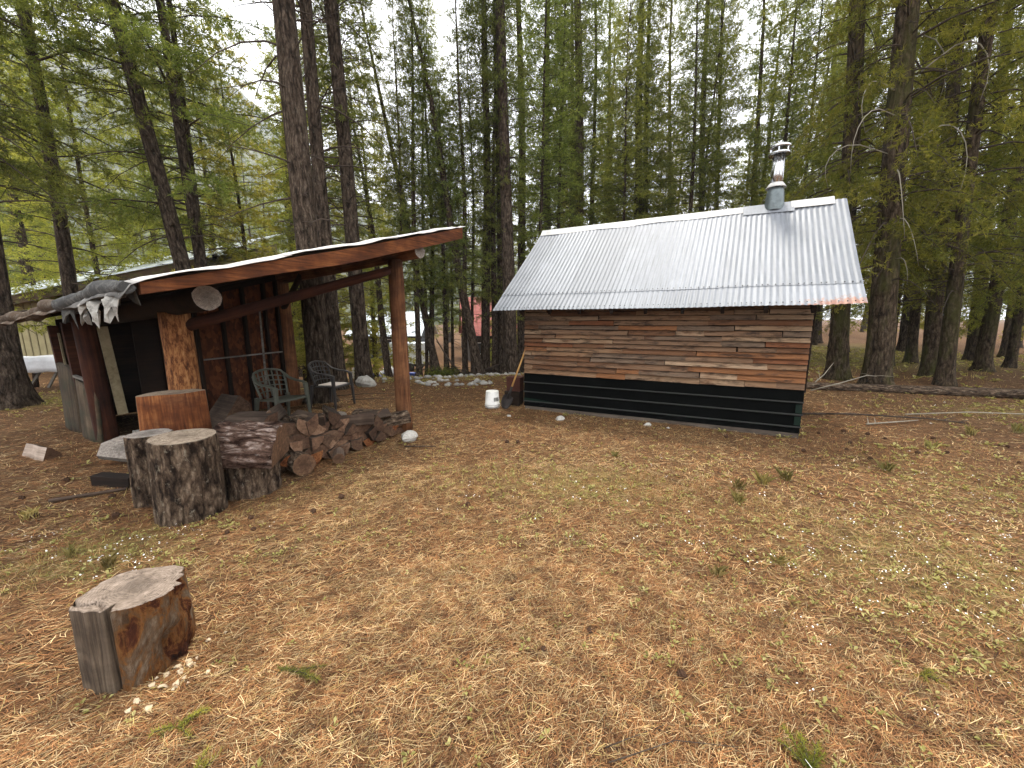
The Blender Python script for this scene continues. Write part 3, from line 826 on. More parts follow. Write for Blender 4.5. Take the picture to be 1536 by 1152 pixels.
flap(-2.90, 0.14, 0.14, 0.14, -0.10, 0.2, M['felt_torn'], 4)
flap(-2.90, 0.46, 0.16, 0.15, -0.10, -0.2, M['felt_torn'], 5)
flap(-2.88, 0.95, 0.18, 0.14, -0.07, 0.1, M['felt_dark'], 8)
def roll(w0, w1, r0, mat, seed, drop):
    q = random.Random(seed); rings = []; k = 26
    for i in range(k + 1):
        t_ = i / k; w = w0 + (w1 - w0) * t_
        cz_ = zroof(-2.86, w) - drop + 0.02 * math.sin(w * 3.1 + seed); cr_ = -2.87 + 0.025 * math.sin(w * 2.3 + seed)
        rr_ = r0 * (1 + 0.18 * math.sin(w * 7 + seed) + q.uniform(-.08, .08)) * (0.75 + 0.25 * min(1, t_ * 8, (1 - t_) * 8))
        rings.append([(cr_ + math.cos(2 * math.pi * j / 14) * rr_ * (1 + q.uniform(-.13, .13)), w, cz_ + math.sin(2 * math.pi * j / 14) * rr_ * 0.85 * (1 + q.uniform(-.13, .13))) for j in range(14)])
    return MB().ring_loft(rings, True, 0, True, 0, 0).build("rolled_felt", mat, sh)
roll(-0.50, 1.35, 0.075, M['felt_roll'], 1, 0.045)
roll(1.25, 4.75, 0.065, M['felt_needles'], 2, 0.05)
# front wall with studs (open framing on the porch side) at w = 2.95
for k, (r0, r1) in enumerate(((-1.28, -0.62), (-0.615, 0.02))):
    b = MB(); pr = [(r0, 0.03), (r1, 0.03), (r1, zroof(r1, 2.95) - 0.16), (r0, zroof(r0, 2.95) - 0.16)]
    b.ring_loft([[(r, 3.02, z) for r, z in pr][::-1], [(r, 3.035, z) for r, z in pr][::-1]], True, 0, False, 0, 0)
    b.build("strand_board", M['osb'], sh)
for r in (-1.28, -0.92, -0.60, -0.27, -0.06):
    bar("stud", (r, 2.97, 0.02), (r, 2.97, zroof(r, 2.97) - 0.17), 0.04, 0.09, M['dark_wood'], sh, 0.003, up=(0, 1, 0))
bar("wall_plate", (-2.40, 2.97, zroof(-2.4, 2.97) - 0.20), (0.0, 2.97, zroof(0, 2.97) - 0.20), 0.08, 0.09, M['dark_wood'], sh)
bar("nailer", (-1.26, 2.905, 0.98), (-0.08, 2.905, 1.02), 0.016, 0.022, M['grey_wood'], sh)
log("leaning_pole", (-0.50, 2.72, 0.02), (-0.40, 2.88, 1.86), 0.018, 0.014, (M['grey_wood'], M['end_grey']), sh, n=8, seed=9)
# doorway, inner back wall, side walls
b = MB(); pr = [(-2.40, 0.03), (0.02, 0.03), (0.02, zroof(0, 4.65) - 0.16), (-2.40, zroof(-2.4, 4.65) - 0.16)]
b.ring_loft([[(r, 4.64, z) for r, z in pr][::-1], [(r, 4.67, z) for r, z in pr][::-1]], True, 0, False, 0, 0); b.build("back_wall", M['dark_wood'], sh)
b = MB(); pr = [(3.04, 0.03), (4.62, 0.03), (4.62, zroof(0.05, 4.62) - 0.15), (3.04, zroof(0.05, 3.04) - 0.15)]
b.ring_loft([[(0.035, w, z) for w, z in pr], [(0.055, w, z) for w, z in pr]], True, 0, False, 0, 0); b.build("side_wall", M['osb'], sh)
for r in (-1.85, -1.56):
    b = MB(); pr = [(r - 0.13, 0.03), (r + 0.13, 0.03), (r + 0.13, zroof(r, 2.95) - 0.2), (r - 0.13, zroof(r, 2.95) - 0.2)]
    b.ring_loft([[(q_, 3.04, z) for q_, z in pr][::-1], [(q_, 3.065, z) for q_, z in pr][::-1]], True, 0, False, 0, 0); b.build("doorway_shade_plank", M['dark_wood'], sh)  # dark planks fill the open doorway in place of its shade
bar("beige_board", (-2.24, 2.90, 0.34), (-2.29, 2.93, 1.50), 0.10, 0.025, M['beige_board'], sh, 0.002, up=(0, 1, 0)).rotation_euler.z += 0.0
log("corner_post", (-2.40, 3.0, -0.04), (-2.44, 3.0, 1.66), 0.115, 0.10, (M['red_post'], M['end_dark']), sh, seed=13)
for w, zz in ((3.78, 1.55), (4.58, 1.50)):
    bar("wall_post", (-2.41, w, 0.0), (-2.45, w, zz), 0.09, 0.10, M['red_post'], sh, 0.004)
def slab(w0, w1, ztop0, ztop1, seed):
    nn_ = 10; mm = 9; outer = []; inner = []
    q = random.Random(seed)
    for i in range(mm + 1):
        t_ = i / mm; ro, ri = [], []
        for j in range(nn_ + 1):
            s_ = j / nn_; w = w0 + (w1 - w0) * s_ + 0.02 * math.sin(t_ * 4 + seed) * (1 if j in (0, nn_) else 0)
            z = (ztop0 + (ztop1 - ztop0) * s_ + (0.02 * math.sin(s_ * 9 + seed))) * t_ - 0.03 * (1 - t_)
            bulge = 0.05 * math.sin(math.pi * s_) + 0.018 * (float(vnoise(w * 9, z * 3, seed)) - 0.5)
            lean = -0.50 + 0.03 * t_
            ro.append((-2.0 + lean - bulge + 0.0, w, z)); ri.append((-2.0 + lean + 0.035, w, z))
        outer.append(ro + ri[::-1])
    b = MB().ring_loft(outer, True, 0, True, 0, 0)
    return b.build("bark_slab", M['slab_wood'], sh)
slab(2.90, 3.70, 0.76, 0.80, 3); slab(3.74, 4.62, 0.92, 0.95, 5)
bar("window_ledge", (-2.47, 3.0, 0.80), (-2.47, 3.72, 0.82), 0.04, 0.03, M['grey_wood'], sh)
bar("pale_batten", (-2.46, 4.18, 0.95), (-2.47, 4.16, 1.40), 0.03, 0.02, M['beige_board'], sh, up=(1, 0, 0))
for k in range(3):
    bar("step_board", (-2.22, 2.62 + 0.02 * k, 0.02 + 0.045 * k), (-1.55, 2.58 + 0.03 * k, 0.02 + 0.045 * k), 0.16, 0.036, M['grey_wood'] if k else M['rafter'], sh, 0.003)

# ------------------------------------------------------------------ stumps and rounds
def round_log(name, label, cx, cy, h, r0, r1, mats, seed, rough=0.045, tilt=(0, 0), n=36, group=None, top_slope=(0, 0)):
    q = random.Random(seed); ph = [q.uniform(0, 6.28) for _ in range(6)]
    rings = []; seg = 12
    for i in range(seg + 1):
        t_ = i / seg; ring = []
        r = r0 + (r1 - r0) * t_
        for j in range(n):
            a = 2 * math.pi * j / n
            bump_ = 0.35 * math.sin(2 * a + ph[0]) + 0.35 * math.sin(3 * a + ph[1]) + 0.3 * math.sin(9 * a + ph[2] + 2 * t_) + 0.25 * math.sin(14 * a + ph[3] - 3 * t_) + q.uniform(-.4, .4)
            rr_ = r * (1 + rough * bump_)
            x, y = math.cos(a) * rr_, math.sin(a) * rr_
            z = -0.04 + (h + 0.04) * t_ + t_ * (top_slope[0] * x + top_slope[1] * y)
            ring.append((x, y, z))
        rings.append(ring)
    last = rings[-1]
    rings.append([(x * 0.955, y * 0.955, z + 0.006) for x, y, z in last])
    b = MB(); b.ring_loft(rings[:-1], True, 0, True, 1, None)
    b.ring_loft(rings[-2:], True, 0, True, None, 1)
    o = b.build(name, list(mats))
    o.location = (cx, cy, T(cx, cy)); o.rotation_euler = (tilt[0], tilt[1], 0)
    return tag(o, label, "stump" if "stump" in name else "log round", group)
bl = (M['bark_log'], M['end_pale'])
round_log("log_round", "large upright log round with thick bark and knotted pale top beside the stacked firewood", -2.68, 3.02, 0.665, 0.238, 0.222, bl, 21, 0.04, (0.02, 0.03))
round_log("log_round", "narrow upright log round with flaking bark tucked against the large round", -3.16, 3.24, 0.61, 0.165, 0.155, (M['bark_log'], M['end_grey']), 22, 0.06)
round_log("log_round", "low dark barked round carrying a half log with flaky bark", -2.44, 3.44, 0.325, 0.225, 0.21, (M['bark_log'], M['end_dark']), 23, 0.05)
round_log("log_round", "short grey sawn round standing on the needles under the shelter roof", -2.72, 5.66, 0.17, 0.23, 0.21, (M['grey_wood'], M['end_grey']), 24, 0.04)
# half log standing on end with a fresh orange split face
q_ = MB(); n = 22; rings = []
for t_ in np.linspace(0, 1, 9):
    ring = []
    r = 0.285 - 0.03 * t_
    for j in range(n + 1):
        a = math.pi * j / n
        ring.append((math.cos(a) * r * (1 + 0.03 * math.sin(9 * a)), 0.02 + math.sin(a) * r, -0.03 + 0.91 * t_))
    for j in range(1, 10):
        s_ = j / 10
        ring.append((-r + 2 * r * s_, 0.02 - 0.018 * math.sin(s_ * 9 + 2 * t_) - 0.07 * math.sin(math.pi * s_), -0.03 + 0.91 * t_))
    rings.append(ring)
b = MB(); b.ring_loft(rings, True, 0, True, 2, 2)
for fi in range(len(b.f) - 2):
    if (fi % (n + 10)) >= n: b.m[fi] = 1
o = b.build("half_log", [M['bark_log'], M['split_orange'], M['end_pale']])
o.location = (-3.30, 3.68, T(-3.30, 3.68)); o.rotation_euler = (0, 0, math.atan2(-0.66, 0.75) + math.pi * 0 + R(84))
tag(o, "tall half log standing on end with fresh orange split face", "half log")
# half log lying bark side up on the low round
rings = []; n = 20
for i in range(11):
    t_ = i / 10; ring = []
    for j in range(n + 1):
        a = math.pi * j / n
        r = 0.315 * (1 + 0.05 * math.sin(8 * a + t_ * 5) + 0.035 * math.sin(17 * a - t_ * 9) + rnd.uniform(-.02, .02))
        ring.append((math.cos(a) * r * 0.82, math.sin(a) * r * 1.05, t_ * 0.50))
    rings.append(ring)
b = MB().ring_loft(rings, True, 0, True, 1, 1)
o = b.build("half_log", [M['bark_plate'], M['end_dark']])
o.matrix_world = Matrix.Translation((-2.68, 3.38, T(-2.44, 3.44) + 0.345)) @ Matrix.Rotation(R(14), 4, 'Z') @ Matrix.Rotation(R(6), 4, 'Y') @ Matrix(((0, 0, 1, 0), (1, 0, 0, 0), (0, 1, 0, 0), (0, 0, 0, 1)))
tag(o, "half log with flaky pinkish bark upward resting on a low round", "half log")
# decayed stump in the foreground
n = 144; seg = 18; rings = []
for i in range(seg + 1):
    t_ = i / seg; ring = []
    for j in range(n):
        a = 2 * math.pi * j / n
        r = 0.196 - 0.008 * t_ + 0.010 * math.sin(2 * a + 0.7) + 0.006 * math.sin(5 * a + 1.0) + 0.003 * math.sin(13 * a)
        und = max(0.0, 1 - t_ / 0.62)
        side = max(0.0, math.cos(a - R(8))) ** 3
        r -= side * und * (0.05 + 0.06 * float(vnoise(a * 6, t_ * 7, 71)))
        r -= 0.060 * math.exp(-((a - R(346)) / 0.20) ** 2 - ((t_ - 0.42) / 0.17) ** 2)
        r -= 0.030 * math.exp(-((a - R(302)) / 0.07) ** 2 - ((t_ - 0.84) / 0.07) ** 2)
        r -= 0.040 * max(0.0, math.cos(a - R(25))) ** 5 * float(sstep(0.2, 0.9, t_)) * (0.4 + 1.2 * float(vnoise(a * 9, t_ * 6, 74)))
        r -= 0.070 * math.exp(-((a - R(284)) / 0.040) ** 2) * (1.0 if t_ > 0.05 else 0.5)
        r += 0.007 * (float(vnoise(a * 14, t_ * 5, 72)) - 0.5) + 0.004 * (float(vnoise(a * 40, t_ * 3, 73)) - 0.5)
        x, y = math.cos(a) * r, math.sin(a) * r
        ring.append((x, y, -0.05 + (0.425 - 0.020 * y / 0.25 + 0.006 * math.sin(3 * a)) * t_))
    rings.append(ring)
b = MB(); b.ring_loft(rings, True, 0, True, 1, None)
def crk(x, y):                                    # split running across the top from the side crack
    d = abs((x - 0.045) * 0.20 + (y + 0.155 + 0.012 * math.sin(x * 40)) * 0.98)
    return -0.030 * math.exp(-(d / 0.0055) ** 2) * (1.0 if x < 0.06 else 0.0)
top = rings[-1]; inner = []
for s_ in [1.0, 0.985] + list(np.linspace(0.95, 0.03, 26)):
    row_ = []
    for (x, y, z) in top:
        X, Y = x * s_, y * s_; an = math.atan2(y, x)
        zz = 0.376 + (z - 0.376) * s_ + 0.010 * math.sin(3 * an + s_ * 3) * s_ * (1 - s_) * 3 + (0.004 if s_ < 0.99 else 0.0)
        zz += 0.004 * (float(vnoise(X * 60, Y * 25, 75)) - 0.5) + crk(X, Y)
        row_.append((X, Y, zz))
    inner.append(row_)
b.ring_loft(inner, True, 1, True, None, 1)
for k, f in enumerate(b.f[:n * seg]):
    a = 360.0 * (k % n) / n
    if 160 < a < 284: b.m[k] = 2
o = b.build("tree_stump", [M['stump_side'], M['end_warm'], M['stump_grey']])
o.location = (-1.735, 1.60, T(-1.735, 1.60))
tag(o, "weathered grey-topped stump with rotting orange side and deep crack, wood chips around it", "stump")
# chips of pale wood round it
for k in range(24):
    a = R(-60 + 105 * rnd.random()); d = 0.22 + 0.14 * rnd.random() ** 2
    if k < 6: a = R(rnd.uniform(-50, 0)); d = 0.185 + 0.03 * rnd.random()
    x, y = -1.735 + math.cos(a) * d, 1.60 + math.sin(a) * d
    L = rnd.uniform(0.012, 0.038); b = MB()
    b.ring_loft([[(-L / 2, -L * .25, 0), (-L / 2, L * .2, 0.002), (-L / 2, L * .2, 0.007), (-L / 2, -L * .25, 0.006)],
                 [(0, -L * .35, 0.006), (0, L * .35, 0.008), (0, L * .35, 0.014), (0, -L * .35, 0.012)],
                 [(L / 2, -L * .15, 0.004), (L / 2, L * .25, 0), (L / 2, L * .25, 0.005), (L / 2, -L * .15, 0.008)]], True, 0, False, 0, 0)
    o = b.build("wood_chip", M['chip']); o.location = (x, y, T(x, y) + 0.006)
    o.rotation_euler = (rnd.uniform(-.5, .5), rnd.uniform(-.4, .4), rnd.uniform(0, 6.28))
    tag(o, "pale flake of wood fallen beside the rotting stump", "wood chip", "wood chips around the rotting stump")
# loose pieces on the ground round the shelter
def wedge_mesh(r, L, seed, mats):
    q = random.Random(seed)
    span = q.choice([70, 90, 110, 150]); a0 = -span / 2
    ring0 = [(0, 0)]
    for k in range(6):
        a = R(a0 + span * k / 5); rr_ = r * q.uniform(0.93, 1.05)
        ring0.append((math.cos(a) * rr_, math.sin(a) * rr_))
    cx = sum(p[0] for p in ring0) / 7; cy = sum(p[1] for p in ring0) / 7
    rings = []
    for t_ in (0, 0.33, 0.66, 1):
        w1, w2 = q.uniform(-.006, .006), q.uniform(-.006, .006)
        rings.append([((x - cx) * q.uniform(.96, 1.04) + w1, (y - cy) * q.uniform(.96, 1.04) + w2, (t_ - 0.5) * L) for x, y in ring0])
    b = MB().ring_loft(rings, True, 0, False, 2, 2)
    for fi in range(21):
        b.m[fi] = 1 if 1 <= fi % 7 <= 5 else 0
    return b.mesh("firewood", mats)
fw_mats = [M['split_side'], M['bark_log'], M['split_pale']]
fw_orange = [M['split_side'], M['bark_log'], M['split_orange']]
fwm = [wedge_mesh(rnd.uniform(0.115, 0.150), rnd.uniform(0.36, 0.42), 100 + k, fw_orange if k == 2 else fw_mats) for k in range(12)]
Msh = Matrix.Translation(SP) @ Matrix.Rotation(SRZ, 4, 'Z')
FWG = "split firewood stacked between the shelter posts"
def put_fw(r, w, z, roll, k, yaw=0.0, label="split firewood piece lying in the stack between the shelter posts, cut end outward", group=FWG):
    o = bpy.data.objects.new("firewood", fwm[k % 12]); COL.objects.link(o)
    o.matrix_world = Msh @ Matrix.Translation((r, w, z)) @ Matrix.Rotation(yaw, 4, 'Z') @ Matrix.Rotation(R(-90), 4, 'X') @ Matrix.Rotation(roll, 4, 'Z')
    return tag(o, label, "firewood", group)
k = 0
for row_ in range(5):
    r = -2.18 + (row_ % 2) * 0.06
    while r < -0.16:
        top = np.interp(r, [-2.3, -1.7, -1.2, -0.7, -0.3], [0.52, 0.50, 0.40, 0.30, 0.20])
        z = 0.06 + row_ * 0.098
        if z < top:
            put_fw(r + rnd.uniform(-.015, .015), 0.02 + rnd.uniform(-.05, .05), z + rnd.uniform(-.008, .008), rnd.choice([R(90), R(-90), R(30), R(150)]) + rnd.uniform(-.3, .3), rnd.randrange(12), rnd.uniform(-.06, .06))
        r += rnd.uniform(0.105, 0.135)
for (r, w, z, yaw, kk) in ((-2.0, -0.02, 0.58, 0.5, 3), (-1.75, 0.05, 0.58, -0.7, 5), (-1.45, -0.04, 0.51, 0.9, 7), (-1.15, 0.0, 0.47, -0.4, 1), (-0.55, -0.08, 0.30, 1.2, 4), (-0.25, -0.12, 0.25, 1.35, 9), (-0.85, -0.1, 0.38, 0.9, 2), (-0.5, 0.1, 0.34, 0.3, 10)):
    put_fw(r, w, z, rnd.uniform(0, 6), kk, yaw, "split firewood piece tossed loosely across the top of the stack", "firewood tossed on top of the stack")
for (r, w, z, yaw, kk) in ((-1.9, 1.2, 0.07, 0.3, 2), (-1.65, 1.25, 0.07, -0.2, 6), (-1.75, 1.22, 0.17, 0.1, 8), (-1.45, 1.15, 0.07, 0.4, 1), (-1.6, 1.3, 0.26, 0.2, 6)):
    put_fw(r, w, z, rnd.uniform(0, 6), kk, yaw, "split firewood piece piled behind the stack beside the plastic chair", "firewood piled beside the plastic chair")
for (p0, p1, r0, r1, lab, mt) in (((-2.15, 3.80, 0.115), (-2.72, 4.22, 0.125), 0.115, 0.11, "short dark log lying at the foot of the firewood, cut end outward", (M['bark_log'], M['end_dark'])),
                              ((-1.93, 4.10, 0.065), (-2.12, 4.52, 0.07), 0.062, 0.058, "thin short log lying below the firewood stack", (M['split_side'], M['end_dark'])),
                              ((-2.42, 3.92, 0.06), (-2.6, 4.3, 0.07), 0.07, 0.06, "stubby log wedged between the half log and the firewood", (M['bark_log'], M['end_dark']))):
    p0 = Vector(p0); p1 = Vector(p1); p0.z += T(p0.x, p0.y); p1.z += T(p1.x, p1.y)
    tag(log("short_log", p0, p1, r0, r1, mt, None, rough=0.06, seed=31), lab, "log")
# big split half log in the porch
o = bpy.data.objects.new("half_log", wedge_mesh(0.36, 0.5, 401, [M['split_side'], M['bark_log'], M['split_pale']])); COL.objects.link(o)
o.location = (-4.15, 5.55, T(-4.15, 5.55) + 0.15); o.rotation_euler = (R(90), R(20), R(60))
tag(o, "bulky split log lying beside the sage plastic chair under the roof", "half log")
# split log left, grey slab, dark board and stick
o = bpy.data.objects.new("split_log", wedge_mesh(0.17, 0.46, 405, [M['split_log'], M['bark_log'], M['end_dark']])); COL.objects.link(o)
o.location = (-5.55, 4.38, T(-5.55, 4.38) + 0.065); o.rotation_euler = (R(90), R(-35), R(70))
tag(o, "pale-faced split log lying alone on the needles left of the shelter", "split log")
b = MB(); ring = [(-0.26, -0.03), (0.05, -0.20), (0.27, -0.13), (0.26, 0.16), (-0.02, 0.22), (-0.22, 0.16)]
b.ring_loft([[(x, y, 0) for x, y in ring], [(x * .97, y * .97, 0.085) for x, y in ring]], True, 0, False, 1, 1)
o = b.build("wood_slab", [M['grey_wood'], M['end_grey']]); o.location = (-4.36, 4.16, T(-4.36, 4.16) + 0.14); o.rotation_euler = (R(42), R(-8), R(30)); o.scale = (0.82, 0.82, 0.82)
tag(o, "grey sawn log slice propped at an angle beside the log rounds", "wood slab")
o = bar("board", (-4.05, 3.56, T(-4, 3.5) + 0.055), (-3.62, 3.50, T(-3.6, 3.5) + 0.055), 0.11, 0.11, M['dark_wood'], None, 0.008); tag(o, "short dark block of timber on the needles by the narrow log round", "timber")
o = log("stick", (-4.05, 3.16, T(-4, 3.2) + 0.025), (-3.60, 3.40, T(-3.6, 3.4) + 0.03), 0.018, 0.015, (M['split_side'], M['end_dark']), None, n=8, seed=4); tag(o, "straight brown stick lying on needles near the dark timber block", "stick")

# ------------------------------------------------------------------ plastic armchairs
def chair(label, mat, loc, rz, group, seat_pad=None):
    c = thing("plastic_armchair", label, "chair", loc, rz, group)
    # seat: front is -Y
    b = MB(); rings = []
    for i in range(9):
        t_ = i / 8; y = -0.23 + 0.46 * t_; ring = []
        for j in range(9):
            s_ = j / 8 - 0.5
            ring.append((s_ * (0.50 - 0.08 * t_), y, 0.415 - 0.035 * t_ - 0.03 * math.cos(s_ * math.pi) * math.sin(math.pi * min(1, t_ * 1.1)) - (0.025 if i == 0 else 0)))
        rings.append(ring)
    o = b.ring_loft(rings, False, 0, True).build("seat", mat, c)
    m = o.modifiers.new("thick", 'SOLIDIFY'); m.thickness = 0.018
    # legs
    for sx in (-1, 1):
        for fy, top in ((-1, 0.60), (1, 0.42)):
            b = MB(); x0, y0 = sx * 0.27, fy * 0.25 + (0.0 if fy < 0 else 0.02); x1, y1 = sx * 0.245, fy * 0.215
            rr_ = []
            for t_, wd in ((0, 0.032), (0.5, 0.042), (1, 0.055)):
                x = x0 + (x1 - x0) * t_; y = y0 + (y1 - y0) * t_; z = top * t_
                rr_.append([(x - wd / 2, y - wd / 2, z), (x + wd / 2, y - wd / 2, z), (x + wd / 2, y + wd / 2, z), (x - wd / 2, y + wd / 2, z)])
            b.ring_loft(rr_, True, 0, False, 0, 0).build("leg", mat, c, bevel=0.006)
    # armrests
    for sx in (-1, 1):
        pts = [(sx * 0.255, -0.23, 0.595), (sx * 0.275, -0.10, 0.625), (sx * 0.28, 0.05, 0.635), (sx * 0.262, 0.17, 0.67), (sx * 0.225, 0.255, 0.75)]
        rings = []
        for (x, y, z), wd in zip(pts, (0.05, 0.06, 0.058, 0.05, 0.04)):
            rings.append([(x - wd / 2, y, z - 0.011), (x + wd / 2, y, z - 0.011), (x + wd / 2, y, z + 0.011), (x - wd / 2, y, z + 0.011)])
        MB().ring_loft(rings, True, 0, True, 0, 0).build("armrest", mat, c, bevel=0.004)
    # backrest: bowed frame with a lattice
    def bk(s_, t_):
        wdt = 0.21 + 0.035 * math.sin(t_ * 1.7)
        return Vector((s_ * wdt, 0.22 + 0.10 * t_ - 0.05 * (s_ * s_), 0.40 + 0.42 * t_ - 0.05 * t_ * s_ * s_))
    b = MB()
    loop = [bk(-1, t_) for t_ in np.linspace(0, 0.9, 8)] + [bk(s_, 1.0) for s_ in np.linspace(-0.85, 0.85, 9)] + [bk(1, t_) for t_ in np.linspace(0.9, 0, 8)]
    b.tube(loop, 0.017, 8)
    br = b.build("backrest", mat, c)
    for s_ in (-0.62, -0.31, 0, 0.31, 0.62):
        MB().tube([bk(s_, t_) for t_ in (0.02, 0.35, 0.7, 0.99)], 0.011, 6).build("slat", mat, br)
    for t_ in (0.22, 0.42, 0.60, 0.78):
        MB().tube([bk(s_, t_) for s_ in (-1, -0.5, 0, 0.5, 1)], 0.009, 6).build("slat", mat, br)
    if seat_pad:
        b = MB(); b.quad_box((0, -0.02, 0.412), (0.36, 0.34, 0.02)); b.build("needle_covered_pad", seat_pad, c, bevel=0.006)
    return c
chair("sage plastic armchair with lattice back under the shelter roof", M['plastic_sage'], (-3.52, 5.80, T(-3.52, 5.8)), math.atan2(0.90, 0.40), "plastic armchairs")
chair("dark plastic armchair with pale seat standing at the big trunk", M['plastic_olive'], (-3.30, 6.98, T(-3.30, 6.98)), math.atan2(0.97, 0.22), "plastic armchairs", M['cushion'])

# ------------------------------------------------------------------ things at the cabin corner
bk_ = thing("bucket", "white plastic bucket standing upside down left of the cabin", "bucket", (-0.36, 6.92, T(-0.36, 6.92)), 0)
bk_.scale = (0.88, 0.88, 0.88)
b = MB(); lathe(b, (0, 0, 0), [(0.152, 0.0), (0.152, 0.03), (0.160, 0.031), (0.160, 0.042), (0.150, 0.043), (0.150, 0.065), (0.156, 0.066), (0.156, 0.074), (0.148, 0.075), (0.132, 0.335), (0.128, 0.342)], 32, 0, None, 0)
b.build("bucket_shell", M['bucket'], bk_)
b = MB(); rings = [[((0.1478 - 0.0628 * (z - 0.075)) * math.cos(a) * 1.004, (0.1478 - 0.0628 * (z - 0.075)) * math.sin(a) * 1.004, z) for a in np.linspace(R(-75), R(-20), 8)] for z in (0.14, 0.18, 0.22)]
b.ring_loft(rings, False, 0, True).build("worn_print", M['label_dark'], bk_)
b = MB(); b.tube([(0.15 * math.cos(a), 0.15 * math.sin(a) - 0.01, 0.055 - 0.05 * abs(math.sin(a))) for a in np.linspace(R(180), R(360), 12)], 0.003, 6); b.build("handle", M['steel_dull'], bk_)
# rusty sheet-metal box on a timber block
o = thing("chopping_block", "dark squared timber block at the cabin corner below a rusty box", "timber block", (0.04, 7.16, T(0.04, 7.16)), R(-20))
box("block", (0, 0, 0.125), (0.30, 0.26, 0.27), M['dark_wood'], o, bevel=0.01)
o = thing("rusty_box", "rust-brown metal box standing on the timber block at the cabin corner", "box", (0.06, 7.17, T(0.04, 7.16) + 0.262), R(-20))
box("box_body", (0, 0, 0.125), (0.27, 0.22, 0.25), M['rust'], o, bevel=0.006)
box("box_lid", (0, 0, 0.258), (0.285, 0.235, 0.012), M['rust'], o, bevel=0.003)
sv = thing("shovel", "long-handled shovel with yellow wooden shaft leaning on the cabin corner", "shovel", (-0.14, 6.72, T(-0.14, 6.72)), 0)
p0 = Vector((-0.005, 0.0, 0.02)); p1 = Vector((0.40, 0.13, 1.12)); dv = (p1 - p0).normalized()
b = MB(); b.tube([p0 + dv * 0.30, p0 + dv * 0.7, p1], [0.017, 0.016, 0.015], 10); b.build("shaft", M['handle'], sv)
b = MB(); b.tube([p0 + dv * 0.20, p0 + dv * 0.34, p0 + dv * 0.42], [0.03, 0.021, 0.019], 10); b.build("socket", M['iron'], sv)
sx_ = dv.cross(Vector((0.3, -1, 0))).normalized(); rings = []
for t_, wd in ((0.0, 0.02), (0.03, 0.065), (0.10, 0.095), (0.18, 0.10), (0.235, 0.095), (0.25, 0.05)):
    c_ = p0 + dv * t_; nn_ = sx_.cross(dv)
    rings.append([c_ + sx_ * wd * s_ + nn_ * (0.022 * (s_ * s_ - 0.5)) for s_ in np.linspace(-1, 1, 7)])
b = MB().ring_loft(rings, False, 0, True); o = b.build("blade", M['iron'], sv); m = o.modifiers.new("thick", 'SOLIDIFY'); m.thickness = 0.004

# ------------------------------------------------------------------ stones
def stone_mesh(seed, flat=0.6):
    q = random.Random(seed); nl, nn_ = 6, 9; rings = []
    ph = [q.uniform(0, 6.28) for _ in range(4)]
    for i in range(nl + 1):
        th = math.pi * (0.04 + 0.92 * i / nl)
        rings.append([(math.sin(th) * math.cos(a) * (1 + 0.16 * math.sin(2 * a + ph[0]) + 0.12 * math.sin(3 * a + ph[1] + th * 2) + q.uniform(-.16, .16)),
                       math.sin(th) * math.sin(a) * (0.8 + 0.12 * math.sin(2 * a + ph[2])) * (1 + q.uniform(-.16, .16)), -math.cos(th) * flat * (1 + q.uniform(-.16, .16))) for a in np.linspace(0, 2 * math.pi, nn_, endpoint=False)])
    return MB().ring_loft(rings, True, 0, False, 0, 0).mesh("stone", M['stone'])
stm = [stone_mesh(600 + k, rnd.uniform(0.4, 0.7)) for k in range(8)]
def stone(x, y, s, label, group=None, white=False, name="stone", sink=0.25):
    me = stm[rnd.randrange(8)]
    if white:
        me = me.copy(); me.materials.clear(); me.materials.append(M['stone_white'])
    o = bpy.data.objects.new(name, me); COL.objects.link(o)
    o.location = (x, y, T(x, y) + s * (0.5 - sink)); o.scale = (s, s, s); o.rotation_euler = (rnd.uniform(-.2, .2), rnd.uniform(-.2, .2), rnd.uniform(0, 6.28))
    return tag(o, label, "stone", group)
stone(-1.36, 4.93, 0.125, "pale block of stone at the foot of the right shelter post", None, True, sink=0.05)
stone(-3.52, 9.15, 0.26, "large pale boulder beside the second big trunk at the clearing edge", None, True, "boulder", 0.2)
stone(0.77, 6.0, 0.085, "flat white stone lying below the black skirting of the cabin", None, True, sink=0.3)
for x, y, s in ((-0.05, 6.2, 0.04), (2.05, 5.65, 0.05), (2.3, 5.5, 0.025), (0.8, 6.12, 0.03)):
    stone(x, y, s, "small whitish stone lying in the needles along the cabin wall", "small stones along the cabin wall", True)
for k in range(58):                                  # the heap of stones in the clearing
    a = rnd.random() * 6.28; d = rnd.random() ** 0.5
    x = -1.62 + math.cos(a) * d * 1.15 ; y = 9.55 + math.sin(a) * d * 0.42
    if abs(x + 1.5) < 0.45 and d < 0.6: continue
    stone(x, y, rnd.uniform(0.04, 0.095), "pale broken stone in the low flat heap at the clearing edge", "stones heaped at the clearing edge", rnd.random() < 0.55)
for k in range(60):                                  # the row of stones bordering the clearing
    t_ = (k + rnd.random()) / 60
    x = -3.4 + 4.9 * t_; y = 10.0 + 1.9 * math.sin(t_ * 1.35) + rnd.gauss(0, .16)
    stone(x, y, rnd.uniform(0.035, 0.105), "pale stone in the curved border row in front of thin trunks", "stones bordering the clearing", rnd.random() < 0.4)

